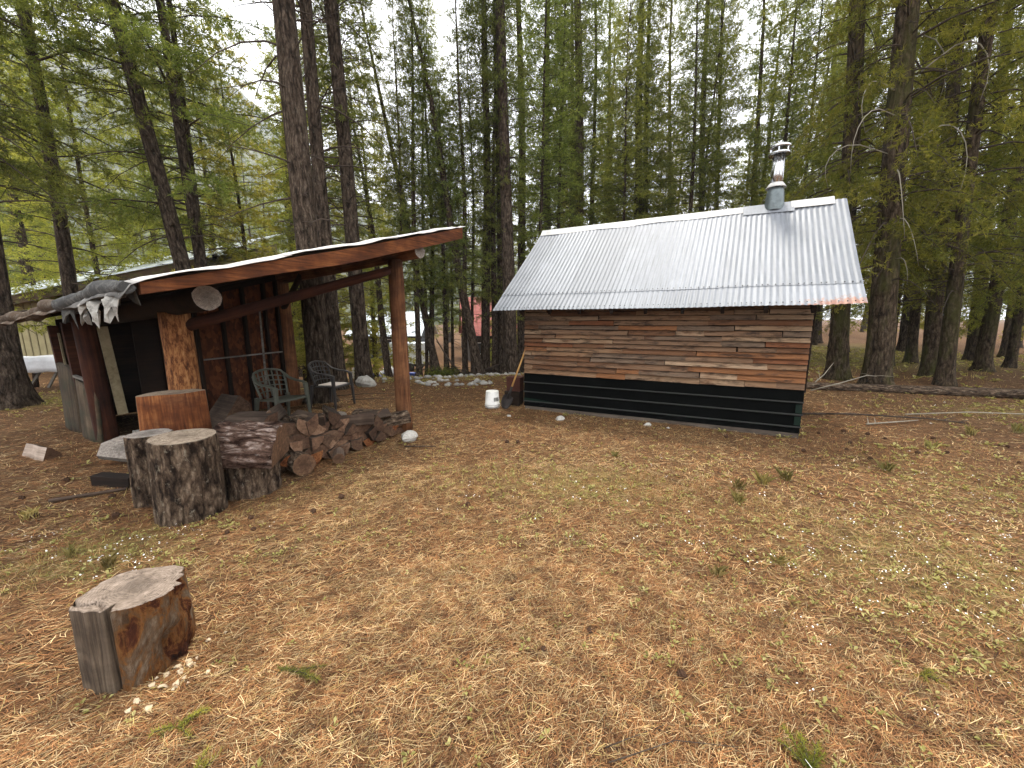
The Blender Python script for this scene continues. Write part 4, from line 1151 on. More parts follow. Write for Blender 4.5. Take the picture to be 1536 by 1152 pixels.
# ------------------------------------------------------------------ far buildings and stores
# tan outbuilding on the left with a white metal lean-to roof
tb = thing("outbuilding", "tan outbuilding with white metal roof behind the shelter", "building", (-16.5, 12.6, T(-16.5, 12.6)), R(4))
def fz(x): return 1.55 + (x + 2.0) * 0.205
b = MB(); pr = [(-3.0, -0.1), (6.6, -0.1), (6.6, fz(6.6)), (-3.0, fz(-3.0))]
b.ring_loft([[(x, 0, z) for x, z in pr], [(x, 4.5, z + 1.5 * (1 if z > 0.5 else 0)) for x, z in pr]], True, 0, False, 0, 0); b.build("wall", M['tan_siding'], tb)
for k in range(44):
    x = -2.95 + k * 0.22
    bar("siding_batten", (x, -0.012, -0.05), (x, -0.012, fz(x) - 0.02), 0.035, 0.02, M['tan_dark'], tb, up=(0, 1, 0))
bar("fascia", (-3.3, -0.42, fz(-3.3) + 0.02), (6.9, -0.42, fz(6.9) + 0.02), 0.06, 0.26, M['mossy_fascia'], tb)
for k in range(11):
    x0 = -3.35 + k * 0.935; x1 = x0 + 0.93
    b = MB(); pts = [(x0, -0.5, fz(x0) + 0.16), (x1, -0.5, fz(x1) + 0.16), (x1, 4.8, fz(x1) + 1.95), (x0, 4.8, fz(x0) + 1.95)]
    b.ring_loft([pts, [(p[0], p[1], p[2] + 0.03) for p in pts]], True, 0, False, 0, 0); b.build("roof_panel", M['white_roof'], tb)
# table with a white tarp beside it
tt = thing("tarp_table", "rough work table under a white tarp beyond the bark slabs", "table", (-10.75, 8.95, T(-10.7, 8.9)), R(25))
b = MB(); rings = []
for i in range(7):
    t_ = i / 6
    rings.append([(-0.55 + 1.1 * s_ + rnd.uniform(-.02, .02), (-0.34 - 0.04 * (1 - t_) if i < 4 else -0.34 + 0.68 * (t_ - 0.5) * 2), (0.42 + 0.32 * min(1, t_ * 2)) + rnd.uniform(-.02, .02)) for s_ in np.linspace(0, 1, 8)])
o = b.ring_loft(rings, False, 0, True).build("tarp_cover", M['tarp'], tt); m = o.modifiers.new("t", 'SOLIDIFY'); m.thickness = 0.01
box("table_top", (0, 0.02, 0.69), (1.05, 0.64, 0.05), M['grey_wood'], tt)
for x in (-0.45, 0.45):
    for y in (-0.25, 0.28):
        bar("leg", (x, y, 0), (x * 0.9, y, 0.67), 0.07, 0.07, M['dark_wood'], tt)
bar("brace", (-0.3, -0.27, 0.05), (0.05, -0.27, 0.62), 0.06, 0.04, M['grey_wood'], tt); bar("brace", (0.02, -0.28, 0.05), (0.32, -0.28, 0.62), 0.06, 0.04, M['grey_wood'], tt)
# grey house with a white roof seen between trunks
def house(name, label, c, rz, L, D, zb, ze, zr, wall_m, roof_m, wins, over=0.5, panels=8, ridge_back=0.5):
    h = thing(name, label, "house", (c[0], c[1], zb), rz)
    H_ = ze - zb; HR_ = zr - zb
    b = MB(); pr = [(-D / 2, -0.5), (D / 2, -0.5), (D / 2, H_), (0, HR_ - 0.15), (-D / 2, H_)]
    b.ring_loft([[(-L / 2, y, z) for y, z in pr], [(L / 2, y, z) for y, z in pr]], True, 0, False, 0, 0); b.build("wall", wall_m, h)
    sl = (HR_ - H_) / (D / 2)
    for s in (-1, 1):
        for k in range(panels):
            x0 = -L / 2 - over + (L + 2 * over) * k / panels; x1 = x0 + (L + 2 * over) / panels - 0.02
            e = D / 2 + over
            pts = [(x0, s * e, HR_ - sl * e + 0.02), (x1, s * e, HR_ - sl * e + 0.02), (x1, 0, HR_ + 0.02), (x0, 0, HR_ + 0.02)]
            MB().ring_loft([pts if s < 0 else pts[::-1], [(p[0], p[1], p[2] + 0.06) for p in (pts if s < 0 else pts[::-1])]], True, 0, False, 0, 0).build("roof_panel", roof_m, h)
    for (x, z, w, hh) in wins:
        f = MB().quad_box((x, -D / 2 - 0.03, z), (w + 0.14, 0.06, hh + 0.14)).build("window", M['white_paint'], h)
        MB().quad_box((x, -D / 2 - 0.065, z), (w, 0.012, hh)).build("pane", M['glass'] if w < 1 else M['white_roof'], f)
    box("fascia", (0, -D / 2 - over, HR_ - sl * (D / 2 + over) - 0.06), (L + 2 * over, 0.05, 0.2), M['dark_wood'], h)
    return h
house("grey_house", "low grey house with white metal roof beyond the blue drums", (-11.6, 38.5), R(-4), 6.2, 5.0, T(-11.6, 38.5) - 0.1, 0.35, 2.2, M['grey_wall'], M['white_roof'],
      [(-1.2, 1.5, 0.8, 0.9), (0.2, 1.5, 0.8, 0.9), (2.2, 1.4, 0.7, 0.9)])
house("red_roofed_house", "dark timber house with red metal roof behind thin trunks", (-2.1, 37.0), R(10), 4.2, 6.0, T(-3.2, 37.0) - 0.1, 0.75, 3.5, M['brown_wall'], M['red_roof'], [(-1.5, 1.4, 0.8, 0.9), (1.2, 1.4, 0.8, 0.9)], 0.7)
# white utility trailer
tr = thing("trailer", "white box trailer parked in front of the grey house", "trailer", (-7.3, 27.5, T(-7.3, 27.5)), R(-12))
box("box_body", (0, 0, 1.25), (2.3, 1.5, 1.45), M['white_roof'], tr, bevel=0.04)
box("chassis", (0, 0, 0.44), (2.5, 1.4, 0.16), M['iron'], tr)
for x in (-0.35, 0.4):
    for y in (-0.78, 0.78):
        b = MB(); rings = [[(x + math.cos(a) * r, y + dy, 0.30 + math.sin(a) * r) for a in np.linspace(0, 6.283, 16, endpoint=False)] for r, dy in ((0.26, -0.08), (0.30, -0.05), (0.30, 0.05), (0.26, 0.08))]
        b.ring_loft(rings, True, 0, True, 0, 0).build("wheel", M['iron'], tr)
bar("hitch", (1.2, 0, 0.44), (2.1, 0, 0.44), 0.08, 0.08, M['iron'], tr)
# blue drums with white covers
for k, (x, y) in enumerate(((-7.5, 19.0), (-6.72, 18.8), (-6.18, 18.9), (-4.95, 19.1))):
    zz = T(x, y)
    d_ = thing("drum", "blue plastic drum standing beyond the row of stones", "drum", (x, y, zz), rnd.random(), "blue drums beyond the stones")
    b = MB(); lathe(b, (0, 0, 0), [(0.22, 0), (0.235, 0.03), (0.235, 0.22), (0.245, 0.23), (0.245, 0.27), (0.235, 0.28), (0.235, 0.52), (0.245, 0.53), (0.245, 0.57), (0.23, 0.6), (0.20, 0.68), (0.19, 0.70)], 24, 0, 0, 0); b.build("drum_shell", M['blue'], d_)
    b = MB(); lathe(b, (0.08, 0, 0.70), [(0.035, 0), (0.035, 0.02)], 10, 0, 0, 0); b.build("bung", M['iron'], d_)
def lumpy(name, label, cat, c, s, mat, seed, group=None):
    q = random.Random(seed); rings = []
    for i in range(8):
        th = math.pi * 0.5 * i / 7
        rings.append([(math.cos(th) * math.cos(a) * s[0] * (1 + 0.10 * math.sin(3 * a + seed) + q.uniform(-.06, .06)), math.cos(th) * math.sin(a) * s[1] * (1 + q.uniform(-.08, .08)), math.sin(th) * s[2] * (1 + q.uniform(-.08, .08)) - (0.05 if i == 0 else 0)) for a in np.linspace(0, 6.283, 18, endpoint=False)])
    o = MB().ring_loft(rings, True, 0, True, 0, 0).build(name, mat); o.location = c
    return tag(o, label, cat, group)
lumpy("tarp_heap", "white tarp bundled over goods behind the paired blue drums", "tarp", (-6.1, 19.9, T(-6.1, 19.9)), (0.95, 0.5, 0.95), M['tarp'], 3)
lumpy("tarp_heap", "white tarp bundle behind the single blue drum", "tarp", (-7.9, 19.9, T(-7.9, 19.9)), (0.45, 0.4, 1.25), M['tarp'], 5)

# ------------------------------------------------------------------ conifers
def unit(v): return v / np.maximum(np.linalg.norm(v, axis=-1, keepdims=True), 1e-9)
def crown_arrays(seed, H, z0, nb, Lmax, droop, sec_per_m=9.0, needle=(0.07, 0.013), per=7, top_pow=0.75, low_sparse=0.0, up0=0.15, ter_step=0.085):
    g = np.random.default_rng(seed)
    V = []; TT = []
    WP = []     # wood polylines
    for bi in range(nb):
        h = ((bi + g.random()) / nb)
        z = z0 + (H - z0) * h
        L = Lmax * (1 - h) ** top_pow * g.uniform(0.55, 1.15) + 0.18
        if h < 0.25 and g.random() < low_sparse: continue
        a = bi * 2.399963 + g.uniform(-.5, .5)
        el = up0 + 0.5 * h + g.uniform(-.12, .12); dr = droop * (1 - 0.7 * h) * g.uniform(0.6, 1.3)
        dirh = np.array([math.cos(a), math.sin(a), 0]); side = np.array([-math.sin(a), math.cos(a), 0])
        bendy = g.uniform(-.12, .12)
        def P(t):
            t = np.asarray(t)[:, None]
            return np.array([0, 0, z]) + dirh * L * t + side * (bendy * L * t * t) + np.array([0, 0, 1.0]) * L * (el * t - dr * t * t)
        WP.append((P(np.linspace(0, 1, 5)), 0.006 + 0.007 * L))
        ns = max(4, int(L * sec_per_m))
        ts = np.sort(g.uniform(0.16, 1.0, ns) ** 0.85)
        bp = P(ts); tang = unit(P(ts + 0.02) - P(ts - 0.02))
        sg = np.where(np.arange(ns) % 2 == 0, 1.0, -1.0)[:, None]
        sl = (0.30 * L * (1 - ts) ** 0.8 + 0.16) * g.uniform(0.6, 1.2, ns)
        sdir = unit(tang * 0.75 + sg * side * g.uniform(0.5, 1.0, (ns, 1)) + np.c_[np.zeros((ns, 2)), g.normal(-0.08 - droop * 0.22, 0.30, ns)])
        # tertiaries
        nt = np.maximum(3, (sl / ter_step).astype(int)); idx = np.repeat(np.arange(ns), nt)
        tt = g.uniform(0.08, 1.0, len(idx))
        p = bp[idx] + sdir[idx] * (sl[idx] * tt)[:, None]; p[:, 2] -= 0.18 * sl[idx] * tt * tt
        td = unit(sdir[idx] * 0.8 + g.normal(0, 0.6, (len(idx), 3)) * np.array([1, 1, 0.95])) 
        tl = (0.07 + 0.18 * (1 - tt)) * g.uniform(0.7, 1.3, len(idx))
        i2 = np.repeat(np.arange(len(idx)), per); m = len(i2)
        q = p[i2] + td[i2] * (tl[i2] * g.random(m))[:, None]
        nd = unit(td[i2] * 0.7 + g.normal(0, 0.55, (m, 3)))
        sd_ = unit(np.cross(nd, g.normal(0, 1, (m, 3))))
        ln = needle[0] * g.uniform(0.6, 1.3, m)[:, None]; wd = needle[1] * g.uniform(0.7, 1.3, m)[:, None]
        tri = np.stack([q - sd_ * wd * 0.5, q + sd_ * wd * 0.5, q + nd * ln], 1)
        V.append(tri.reshape(-1, 3))
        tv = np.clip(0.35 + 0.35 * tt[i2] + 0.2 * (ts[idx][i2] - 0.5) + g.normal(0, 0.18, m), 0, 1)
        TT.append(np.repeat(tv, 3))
    return np.concatenate(V), np.concatenate(TT), WP
def wood_mesh(name, WP, mat, dead=None, n=4):
    vv = []; ff = []
    for pts, r0 in WP:
        k = len(pts); base = len(vv)
        for i, p in enumerate(pts):
            d = unit(pts[min(i + 1, k - 1)] - pts[max(i - 1, 0)])
            u_ = unit(np.cross(d, [0.13, 0.21, 0.97])); w_ = np.cross(d, u_)
            r = max(0.003, r0 * (1 - 0.85 * i / (k - 1)))
            for j in range(n):
                a = 2 * math.pi * j / n
                vv.append(p + (u_ * math.cos(a) + w_ * math.sin(a)) * r)
        for i in range(k - 1):
            for j in range(n):
                a = base + i * n + j; b = base + i * n + (j + 1) % n
                ff.append((a, b, b + n, a + n))
    return fast_mesh(name, np.array(vv), np.array(ff), [mat], smooth=True)
def dead_twigs(seed, z0, z1, nb, L):
    g = np.random.default_rng(seed); out = []
    for k in range(nb):
        z = g.uniform(z0, z1); a = g.uniform(0, 6.28); l = L * g.uniform(0.3, 1.1); el = g.uniform(-.1, .45); dr = g.uniform(0.1, 0.7)
        t = np.linspace(0, 1, 5)[:, None]
        p = np.array([0, 0, z]) + np.array([math.cos(a), math.sin(a), 0]) * l * t + np.array([0, 0, 1]) * l * (el * t - dr * t * t)
        out.append((p, 0.010 + 0.006 * l))
        for s_ in range(g.integers(1, 4)):
            q = p[g.integers(1, 4)]; b_ = a + g.uniform(-1, 1); ll = l * g.uniform(.2, .5)
            out.append((q + np.array([math.cos(b_), math.sin(b_), g.uniform(-.5, .2)]) * ll * np.linspace(0, 1, 3)[:, None], 0.006))
    return out
KINDS = {
    # name: list of variants (H, z0, branches, Lmax, droop, low_sparse, dead twig span, needle mat)
    'A': [dict(H=24, z0=5.0, nb=190, Lmax=2.0, droop=0.35, low_sparse=0.4, dead=(1.8, 7, 34, 1.6)), dict(H=24, z0=6.0, nb=180, Lmax=1.9, droop=0.45, low_sparse=0.45, dead=(2.2, 8, 34, 1.5))],
    'B': [dict(H=19, z0=4.2, nb=95, Lmax=3.1, droop=0.45, low_sparse=0.3, dead=(1.5, 6, 30, 1.9)), dict(H=19, z0=4.6, nb=90, Lmax=2.8, droop=0.55, low_sparse=0.3, dead=(1.6, 6, 30, 1.9))],
    'C': [dict(H=17, z0=3.2, nb=205, Lmax=1.45, droop=0.35, low_sparse=0.45, dead=(1.6, 7, 36, 1.1)), dict(H=17, z0=4.0, nb=200, Lmax=1.5, droop=0.4, low_sparse=0.5, dead=(1.8, 8, 34, 1.1))],
    'H': [dict(H=27, z0=8.5, nb=110, Lmax=2.7, droop=0.35, low_sparse=0.3, dead=(2.2, 9, 44, 1.7)), dict(H=27, z0=9.0, nb=105, Lmax=2.6, droop=0.45, low_sparse=0.3, dead=(2.2, 9, 44, 1.6))],
    'D': [dict(H=24, z0=2.5, nb=160, Lmax=2.4, droop=0.6, low_sparse=0.15, dead=(2.0, 7, 26, 1.6)), dict(H=24, z0=3.0, nb=150, Lmax=2.3, droop=0.7, low_sparse=0.15, dead=(2.0, 7, 26, 1.6))],
}
NEED = {'H': 'needles', 'A': 'needles', 'B': 'needles', 'C': 'needles', 'D': 'needles_dark'}
crown_me = {}; branch_me = {}; heights = {}
for kd, vs_ in KINDS.items():
    for vi, p in enumerate(vs_):
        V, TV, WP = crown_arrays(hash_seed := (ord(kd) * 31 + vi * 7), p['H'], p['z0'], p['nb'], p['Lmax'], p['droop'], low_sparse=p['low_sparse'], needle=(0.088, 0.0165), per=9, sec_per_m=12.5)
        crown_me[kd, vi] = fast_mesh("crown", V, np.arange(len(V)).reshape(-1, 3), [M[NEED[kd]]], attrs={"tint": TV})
        branch_me[kd, vi] = wood_mesh("branches", WP + dead_twigs(hash_seed + 5, *p['dead']), M['twig'])
        heights[kd] = p['H']
# younger variant with yellow sunlight in its needle colour and coarse far variants
V, TV, WP = crown_arrays(901, 14, 1.2, 120, 2.1, 0.35, needle=(0.12, 0.026), per=8, low_sparse=0.1, sec_per_m=11.0)
crown_me['Y', 0] = fast_mesh("crown", V, np.arange(len(V)).reshape(-1, 3), [M['needles_yellow']], attrs={"tint": TV}); branch_me['Y', 0] = wood_mesh("branches", WP, M['twig']); heights['Y'] = 14
for vi in range(2):
    V, TV, WP = crown_arrays(950 + vi, 24, 2.0, 150, 2.1, 0.4, sec_per_m=8, needle=(0.14, 0.034), per=6, low_sparse=0.2, ter_step=0.12)
    crown_me['F', vi] = fast_mesh("crown", V, np.arange(len(V)).reshape(-1, 3), [M['needles']], attrs={"tint": TV}); branch_me['F', vi] = wood_mesh("branches", WP, M['twig'], n=3)
heights['F'] = 24

def trunk_mesh(H, d, seed, n=20, flare=0.45):
    q = random.Random(seed); ph = [q.uniform(0, 6.28) for _ in range(6)]
    zs_ = [-0.3, 0.0, 0.08, 0.18, 0.32, 0.55, 0.9, 1.4, 2.0, 2.8, 3.8, 5, 6.5, 8.5, 11, 14, 17, 20, 23]
    zs_ = [z for z in zs_ if z < H - 0.6] + [H]
    rings = []
    for z in zs_:
        t_ = max(0, z) / H
        r = d / 2 * max(0.03, (1 - t_) ** 0.85) * (1 + flare * math.exp(-max(z, 0) / 0.32))
        ring = []
        for j in range(n):
            a = 2 * math.pi * j / n
            rt = flare * 0.55 * math.exp(-max(z, 0) / 0.22) * (math.sin(3 * a + ph[0]) * 0.5 + math.sin(5 * a + ph[1]) * 0.5)
            rr_ = r * (1 + rt + 0.035 * math.sin(5 * a + ph[2] + z * 0.8) + 0.03 * math.sin(9 * a + ph[3] - z) + q.uniform(-.03, .03))
            ring.append((math.cos(a) * rr_ + 0.05 * math.sin(z * 0.45 + ph[4]) * t_ * 3, math.sin(a) * rr_, z))
        rings.append(ring)
    return MB().ring_loft(rings, True, 0, True, 0, 0)
shared_trunk = {}
def trunk_for(H, d, moss):
    key = (round(d / 0.06), H, moss)
    if key not in shared_trunk:
        shared_trunk[key] = trunk_mesh(H, max(0.1, key[0] * 0.06), len(shared_trunk) * 13 + 5, 24 if d > 0.4 else 12).mesh("trunk", M['bark_moss'] if moss else M['bark'])
    return shared_trunk[key]
tree_count = [0]
def tree(x, y, d, lean, kind, label, group=None, vi=None, hs=1.0, cs=1.0, lean_y=0.0, name="fir_tree", flip=False):
    k = tree_count[0]; tree_count[0] += 1
    q = random.Random(k * 17 + 3)
    t_ = thing(name, label, "tree", (x, y, T(x, y)), 0, group)
    nv = 1 if kind == 'Y' else 2
    vi = (k % nv) if vi is None else vi
    H = heights[kind]
    az_ = q.uniform(0, 6.28)
    base = Matrix.Rotation(math.atan(lean), 4, 'Y') @ Matrix.Rotation(-math.atan(lean_y), 4, 'X')
    t_.rotation_euler = base.to_euler()
    o = bpy.data.objects.new("trunk", trunk_for(H, d, kind == 'D')); link(o, t_); o.scale = (1, 1, hs); o.rotation_euler = (0, 0, az_)
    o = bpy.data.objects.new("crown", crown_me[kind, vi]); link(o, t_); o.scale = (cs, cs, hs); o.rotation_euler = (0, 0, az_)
    o = bpy.data.objects.new("branches", branch_me[kind, vi]); link(o, t_); o.scale = (cs, cs, hs); o.rotation_euler = (0, 0, az_)
    return t_
G_LEFT = "firs behind the log shelter"; G_POLE = "thin pole firs beyond the stone border"; G_BACK = "firs standing behind the cabin"; G_RIGHT = "firs in the shaded stand right of the cabin"; G_FAR = "firs of the far forest"
tree(-9.25, 6.95, 0.46, 0.06, 'B', "thick grey-brown fir at the far end of the shelter's mossy eave")
tree(-10.6, 7.6, 0.47, 0.05, 'B', "fir with hanging boughs past the end of the shelter, beside the thick grey-brown trunk")
tree(-10.9, 9.7, 0.27, 0.03, 'B', "slim dark fir in front of the tan outbuilding's white roof")
tree(-7.6, 9.7, 0.33, -0.13, 'A', "leaning fir with crossing trunk rising behind the shelter roof")
tree(-7.9, 10.3, 0.30, -0.03, 'B', "slim upright fir crossing the leaning trunk behind the shelter")
tree(-8.8, 11.4, 0.22, 0.0, 'C', "thin fir pole behind the leaning trunk at the shelter")
tree(-3.74, 7.45, 0.41, -0.014, 'H', "thickest fir trunk at the shelter corner beside the dark armchair", hs=1.1)
tree(-3.98, 8.75, 0.27, -0.012, 'H', "fir trunk half hidden behind the thickest trunk at the shelter corner", hs=1.1)
tree(-3.72, 9.6, 0.38, -0.022, 'H', "second thick fir trunk with flared roots beside the large boulder", hs=1.1)
tree(-4.22, 10.7, 0.19, 0.0, 'C', "thin fir pole just behind the second thick trunk")
for (x, y, d, l) in ((-2.35, 12.1, .23, -.17), (-1.02, 11.9, .28, -.17)):
    tree(x, y, d, l, 'C', "slender fir leaning strongly among the upright poles beyond the stones", "leaning slender firs beyond the stones", hs=.72, cs=.5)
for (x, y, d, l) in ((-4.01, 12.45, .28, -.07), (-2.56, 12.3, .21, .02), (-2.9, 11.9, .18, .014), (-2.81, 12.6, .17, .02), (-2.08, 12.2, .19, .0), (-1.99, 12.9, .15, .01), (-1.48, 12.1, .21, .005),
                     (-1.32, 12.8, .17, .012), (-.56, 12.6, .26, .0), (-3.33, 11.6, .16, .03), (-.35, 13.5, .2, -.01)):
    tree(x, y, d * .85, l, 'C', "thin upright fir pole standing beyond the stone border", G_POLE, hs=rnd.uniform(.5, .78), cs=rnd.uniform(.45, .8))
for (x, y, d, l) in ((-.87, 12.6, .28, .012), (-.29, 12.75, .27, -.016), (-.02, 12.05, .42, -.03)):
    tree(x, y, d, l, 'A', "tall fir rising between the stone border and the cabin roof", "tall firs between the stones and the cabin", hs=rnd.uniform(.85, 1.0), cs=.6)
for (x, y, d, l, kd) in ((.4, 15.1, .37, -.01, 'A'), (1.69, 18.1, .41, -.02, 'A'), (3.12, 18.1, .53, -.03, 'A'), (3.18, 20, .35, -.03, 'C'), (4.05, 20, .28, -.02, 'C'), (6.29, 19.5, .48, -.04, 'A'), (6.81, 20, .35, -.04, 'C'),
                         (9.68, 20, .38, -.06, 'A'), (10.6, 20.4, .31, -.06, 'C'), (12.2, 20, .31, -.06, 'C'), (5.5, 22.5, .31, -.03, 'C'), (9, 22.5, .31, -.05, 'C')):
    tree(x, y, d, l, kd, "tall straight fir showing above the cabin's metal roof" if kd == 'A' else "slender fir showing above the cabin's metal roof", G_BACK + (" with thick trunks" if kd == 'A' else " with slender trunks"), hs=rnd.uniform(.9, 1.15) * (1.3 if kd == 'C' else 1.0))
rb = tree(8.62, 9.0, 0.50, -0.07, 'D', "massive fir with root flare beside the cabin's rusty roof corner", hs=1.1)
rb2 = tree(8.75, 10.3, 0.40, -0.08, 'D', "fir trunk standing close behind the massive fir by the cabin", hs=1.1)
for (x, y, d, l, kd, lab) in ((14.52, 14.0, .48, -.07, 'D', None), (11.8, 10.8, .56, -.10, 'D', "thick fir behind the curved-base trunk by the fallen log"), (10.5, 9.25, .46, -.07, 'D', "fir with flared reddish root beside the fallen log"),
                              (18.1, 15.1, .58, -.10, 'D', None), (14.6, 11.9, .53, -.03, 'D', None), (21.1, 16.5, .46, -.06, 'D', None), (16.5, 12.7, .31, -.06, 'D', None), (13.0, 9.0, .5, -.04, 'D', None), (17.3, 11.4, .55, -.03, 'D', None),
                              (13.2, 13.4, .3, -.05, 'D', None), (12.4, 15.0, .28, -.06, 'C', "slender fir in the shaded stand")):
    tree(x, y, d * .68, l, kd, lab or "dark fir in the shaded stand beyond the fallen log", None if lab else G_RIGHT, hs=1.0)
for (x, y, d, l, kd) in ((21.7, 27.8, .7, -.06, 'A'), (19.9, 23.6, .33, -.08, 'A'), (16.2, 18.8, .29, -.1, 'C'), (20.3, 20, .45, -.08, 'A'), (18.2, 22.0, .3, -.05, 'A')):
    tree(x, y, d, l, kd, "fir on the sunlit floor seen between the cabin and the massive trunk", "firs between the cabin and the massive trunk")
# young firs behind shelter and cabin, sunlight put into their yellow-green needle colour
for (x, y, s) in ((-9.0, 13.5, .95), (-11.5, 15.5, 1.1), (-7.0, 15.0, 1.0), (-13.5, 13.0, 1.0), (-6.2, 17.5, 1.1), (-10.0, 18.5, 1.2), (-15.5, 17.5, 1.1), (-17.5, 14.5, .9)):
    tree(x, y, .2 * s, 0.0, 'Y', "young fir behind the log shelter, sunlit yellow-green in its colour", "young bright firs behind the shelter", hs=s * 0.9, cs=s)
for (x, y, s) in ((2.4, 16.5, .55), (5.0, 19.2, .7), (7.8, 21.0, .7), (11.0, 19.0, .65), (14.5, 21.5, .7), (23, 21, .8), (0.9, 19, .6), (17.5, 26, .8), (3.6, 25, .9), (10, 26, .9), (20, 30, .9), (-0.4, 22, .7), (6.2, 28, 1.0), (13.5, 29, 1.0), (26, 26, .9), (24, 17, .7)):
    tree(x, y, .14, 0.0, 'Y', "young fir with sunlit colour in the understory behind the cabin", "young bright firs behind the cabin", hs=s, cs=s * .9)
for (x, y, d) in ((.9, 14.3, .16), (1.8, 15.6, .18), (4.6, 16.8, .2), (5.6, 18.6, .2), (7.6, 17.2, .22), (8.6, 18.8, .2), (11.4, 17.5, .22), (13.2, 18.6, .2), (2.6, 21.5, .2), (7.4, 23, .22), (14.8, 22, .22), (-5.6, 12.6, .2)):
    tree(x, y, d, rnd.uniform(-.03, .02), 'C', "thin crowded fir filling the gaps between taller firs at the clearing's back", "thin crowded firs at the back", hs=rnd.uniform(.75, 1.15), cs=rnd.uniform(.9, 1.15))
# the far forest
g2 = np.random.default_rng(77)
placed = []
n_far = 0
while n_far < 74:
    a = g2.uniform(-62, 62); d = 21 + 44 * g2.random() ** 0.8
    x, y = math.sin(R(a)) * d, math.cos(R(a)) * d
    if -20.5 < a < -1 and d < 44: 
        continue
    if -32 < a < -18 and d > 32 and g2.random() < 0.7: continue
    if a < -48 and d < 24: continue
    if a > 18 and g2.random() < 0.45: continue
    if any((x - px) ** 2 + (y - py) ** 2 < 2.6 for px, py in placed): continue
    placed.append((x, y)); n_far += 1
    far_in_gap = -20.5 < a < -1
    kd = 'C' if far_in_gap and d < 34 else 'F'
    tree(x, y, g2.uniform(.22, .45), g2.uniform(-.03, .03), kd, "distant fir in the forest closing off the view" if kd == 'F' else "slender fir between the drums and the houses", G_FAR if kd == 'F' else "slender firs near the drums", hs=g2.uniform(.7, 1.05), cs=g2.uniform(.85, 1.25))

# bleached dead branches hanging from the massive fir, then on other trunks
def dead_branch(parent, pts, r0):
    b = MB(); n = len(pts)
    b.tube(pts, [0.6 * r0 * (1 - 0.75 * i / (n - 1)) for i in range(n)], 6); return b.build("dead_branch", M['dead_twig'], parent)
def arc(z, az_, out, up, drop, sideways=0.0, n=9, r_tr=0.3):
    pts = []
    ca, sa = math.cos(az_), math.sin(az_)
    for i in range(n):
        t_ = i / (n - 1)
        o_ = r_tr * 0.9 + out * math.sin(t_ * math.pi * 0.62)
        pts.append((ca * o_ - sa * sideways * t_, sa * o_ + ca * sideways * t_, z + up * math.sin(min(1, t_ * 2) * math.pi / 2) - drop * max(0, t_ - 0.25) ** 1.5))
    return pts
for (z, a_, out, up, drop, sw, r0) in ((6.6, -0.5, 1.0, 0.45, 1.9, 0.1, .030), (5.3, -0.7, 0.75, 0.2, 2.2, -0.1, .026), (6.3, 3.5, 1.3, 0.1, 1.7, 0.2, .022), (5.8, 3.7, 1.6, 0.0, 1.9, -0.2, .022), (4.6, 3.9, 1.2, 0.0, 2.2, 0.3, .024), (3.6, 4.0, 1.0, 0.1, 1.6, 0.4, .02), (5.1, 3.4, 1.7, 0.2, 1.4, 0.0, .018), (2.9, -1.8, 0.25, 0.0, 0.9, 0.1, .016)):
    dead_branch(rb, arc(z, a_, out, up, drop, sw), r0)
for (z, a_, out, up, drop, sw, r0) in ((7.4, -0.6, 1.3, 0.5, 2.6, 0.2, .03), (6.0, -0.9, 1.0, 0.3, 1.5, -0.2, .022), (3.6, 3.6, 1.1, 0.0, 2.0, 0.2, .022)):
    dead_branch(rb2, arc(z, a_, out, up, drop, sw), r0)

# ------------------------------------------------------------------ fallen timber and branches
def ground_log(name, label, cat, p0, p1, r0, r1, mats, seed=1, sag=0.0, n=14, group=None, lift=0.6):
    p0 = Vector((*p0, T(*p0) + r0 * lift)); p1 = Vector((*p1, T(*p1) + r1 * lift))
    o = log(name, p0, p1, r0, r1, mats, None, n=n, rough=0.07, seg=14, seed=seed)
    return tag(o, label, cat, group)
ground_log("fallen_log", "long barked fallen log lying right of the cabin", "log", (4.9, 9.35), (12.2, 7.15), 0.085, 0.11, (M['bark_log'], M['end_pale']), 41, lift=0.75)
ground_log("sawn_log", "short pale sawn log lying across the fallen log", "log", (10.2, 7.42), (12.4, 6.95), 0.11, 0.115, (M['grey_wood'], M['end_pale']), 42, lift=1.35)
def crooked(name, label, cat, pts, r0, mat, twigs=3, group=None, seed=0):
    q = random.Random(seed); P_ = [Vector((x, y, T(x, y) + h)) for x, y, h in pts]
    t_ = bpy.data.objects.new(name, None)
    b = MB(); n = len(P_); b.tube(P_, [r0 * (1 - 0.6 * i / max(1, n - 1)) for i in range(n)], 7)
    for k in range(twigs):
        i = q.randrange(0, n - 1); f = q.random(); s = P_[i].lerp(P_[i + 1], f); d = (P_[i + 1] - P_[i]).normalized()
        sd_ = Vector((-d.y, d.x, 0)) * q.choice((-1, 1))
        L = q.uniform(0.15, 0.4) * (1 if r0 > .012 else 0.4)
        b.tube([s, s + (d * .6 + sd_ * .6 + Vector((0, 0, .15))) * L * .5, s + (d * .8 + sd_ * .8 + Vector((0, 0, .1))) * L], [r0 * .5, r0 * .35, r0 * .15], 5)
    bpy.data.objects.remove(t_)
    o = b.build(name, mat); return tag(o, label, cat, group)
crooked("fallen_branch", "thin dark branch on the ground right of the cabin skirting", "branch", [(4.6, 6.35, .03), (5.6, 6.2, .05), (6.6, 5.95, .04), (7.0, 5.75, .02)], .02, M['twig'], 4, None, 2)
crooked("fallen_branch", "long bleached branch in front of the fallen log", "branch", [(6.6, 6.3, .03), (7.6, 6.25, .07), (8.8, 6.05, .06), (9.6, 5.9, .03)], .011, M['dead_twig'], 4, None, 3)
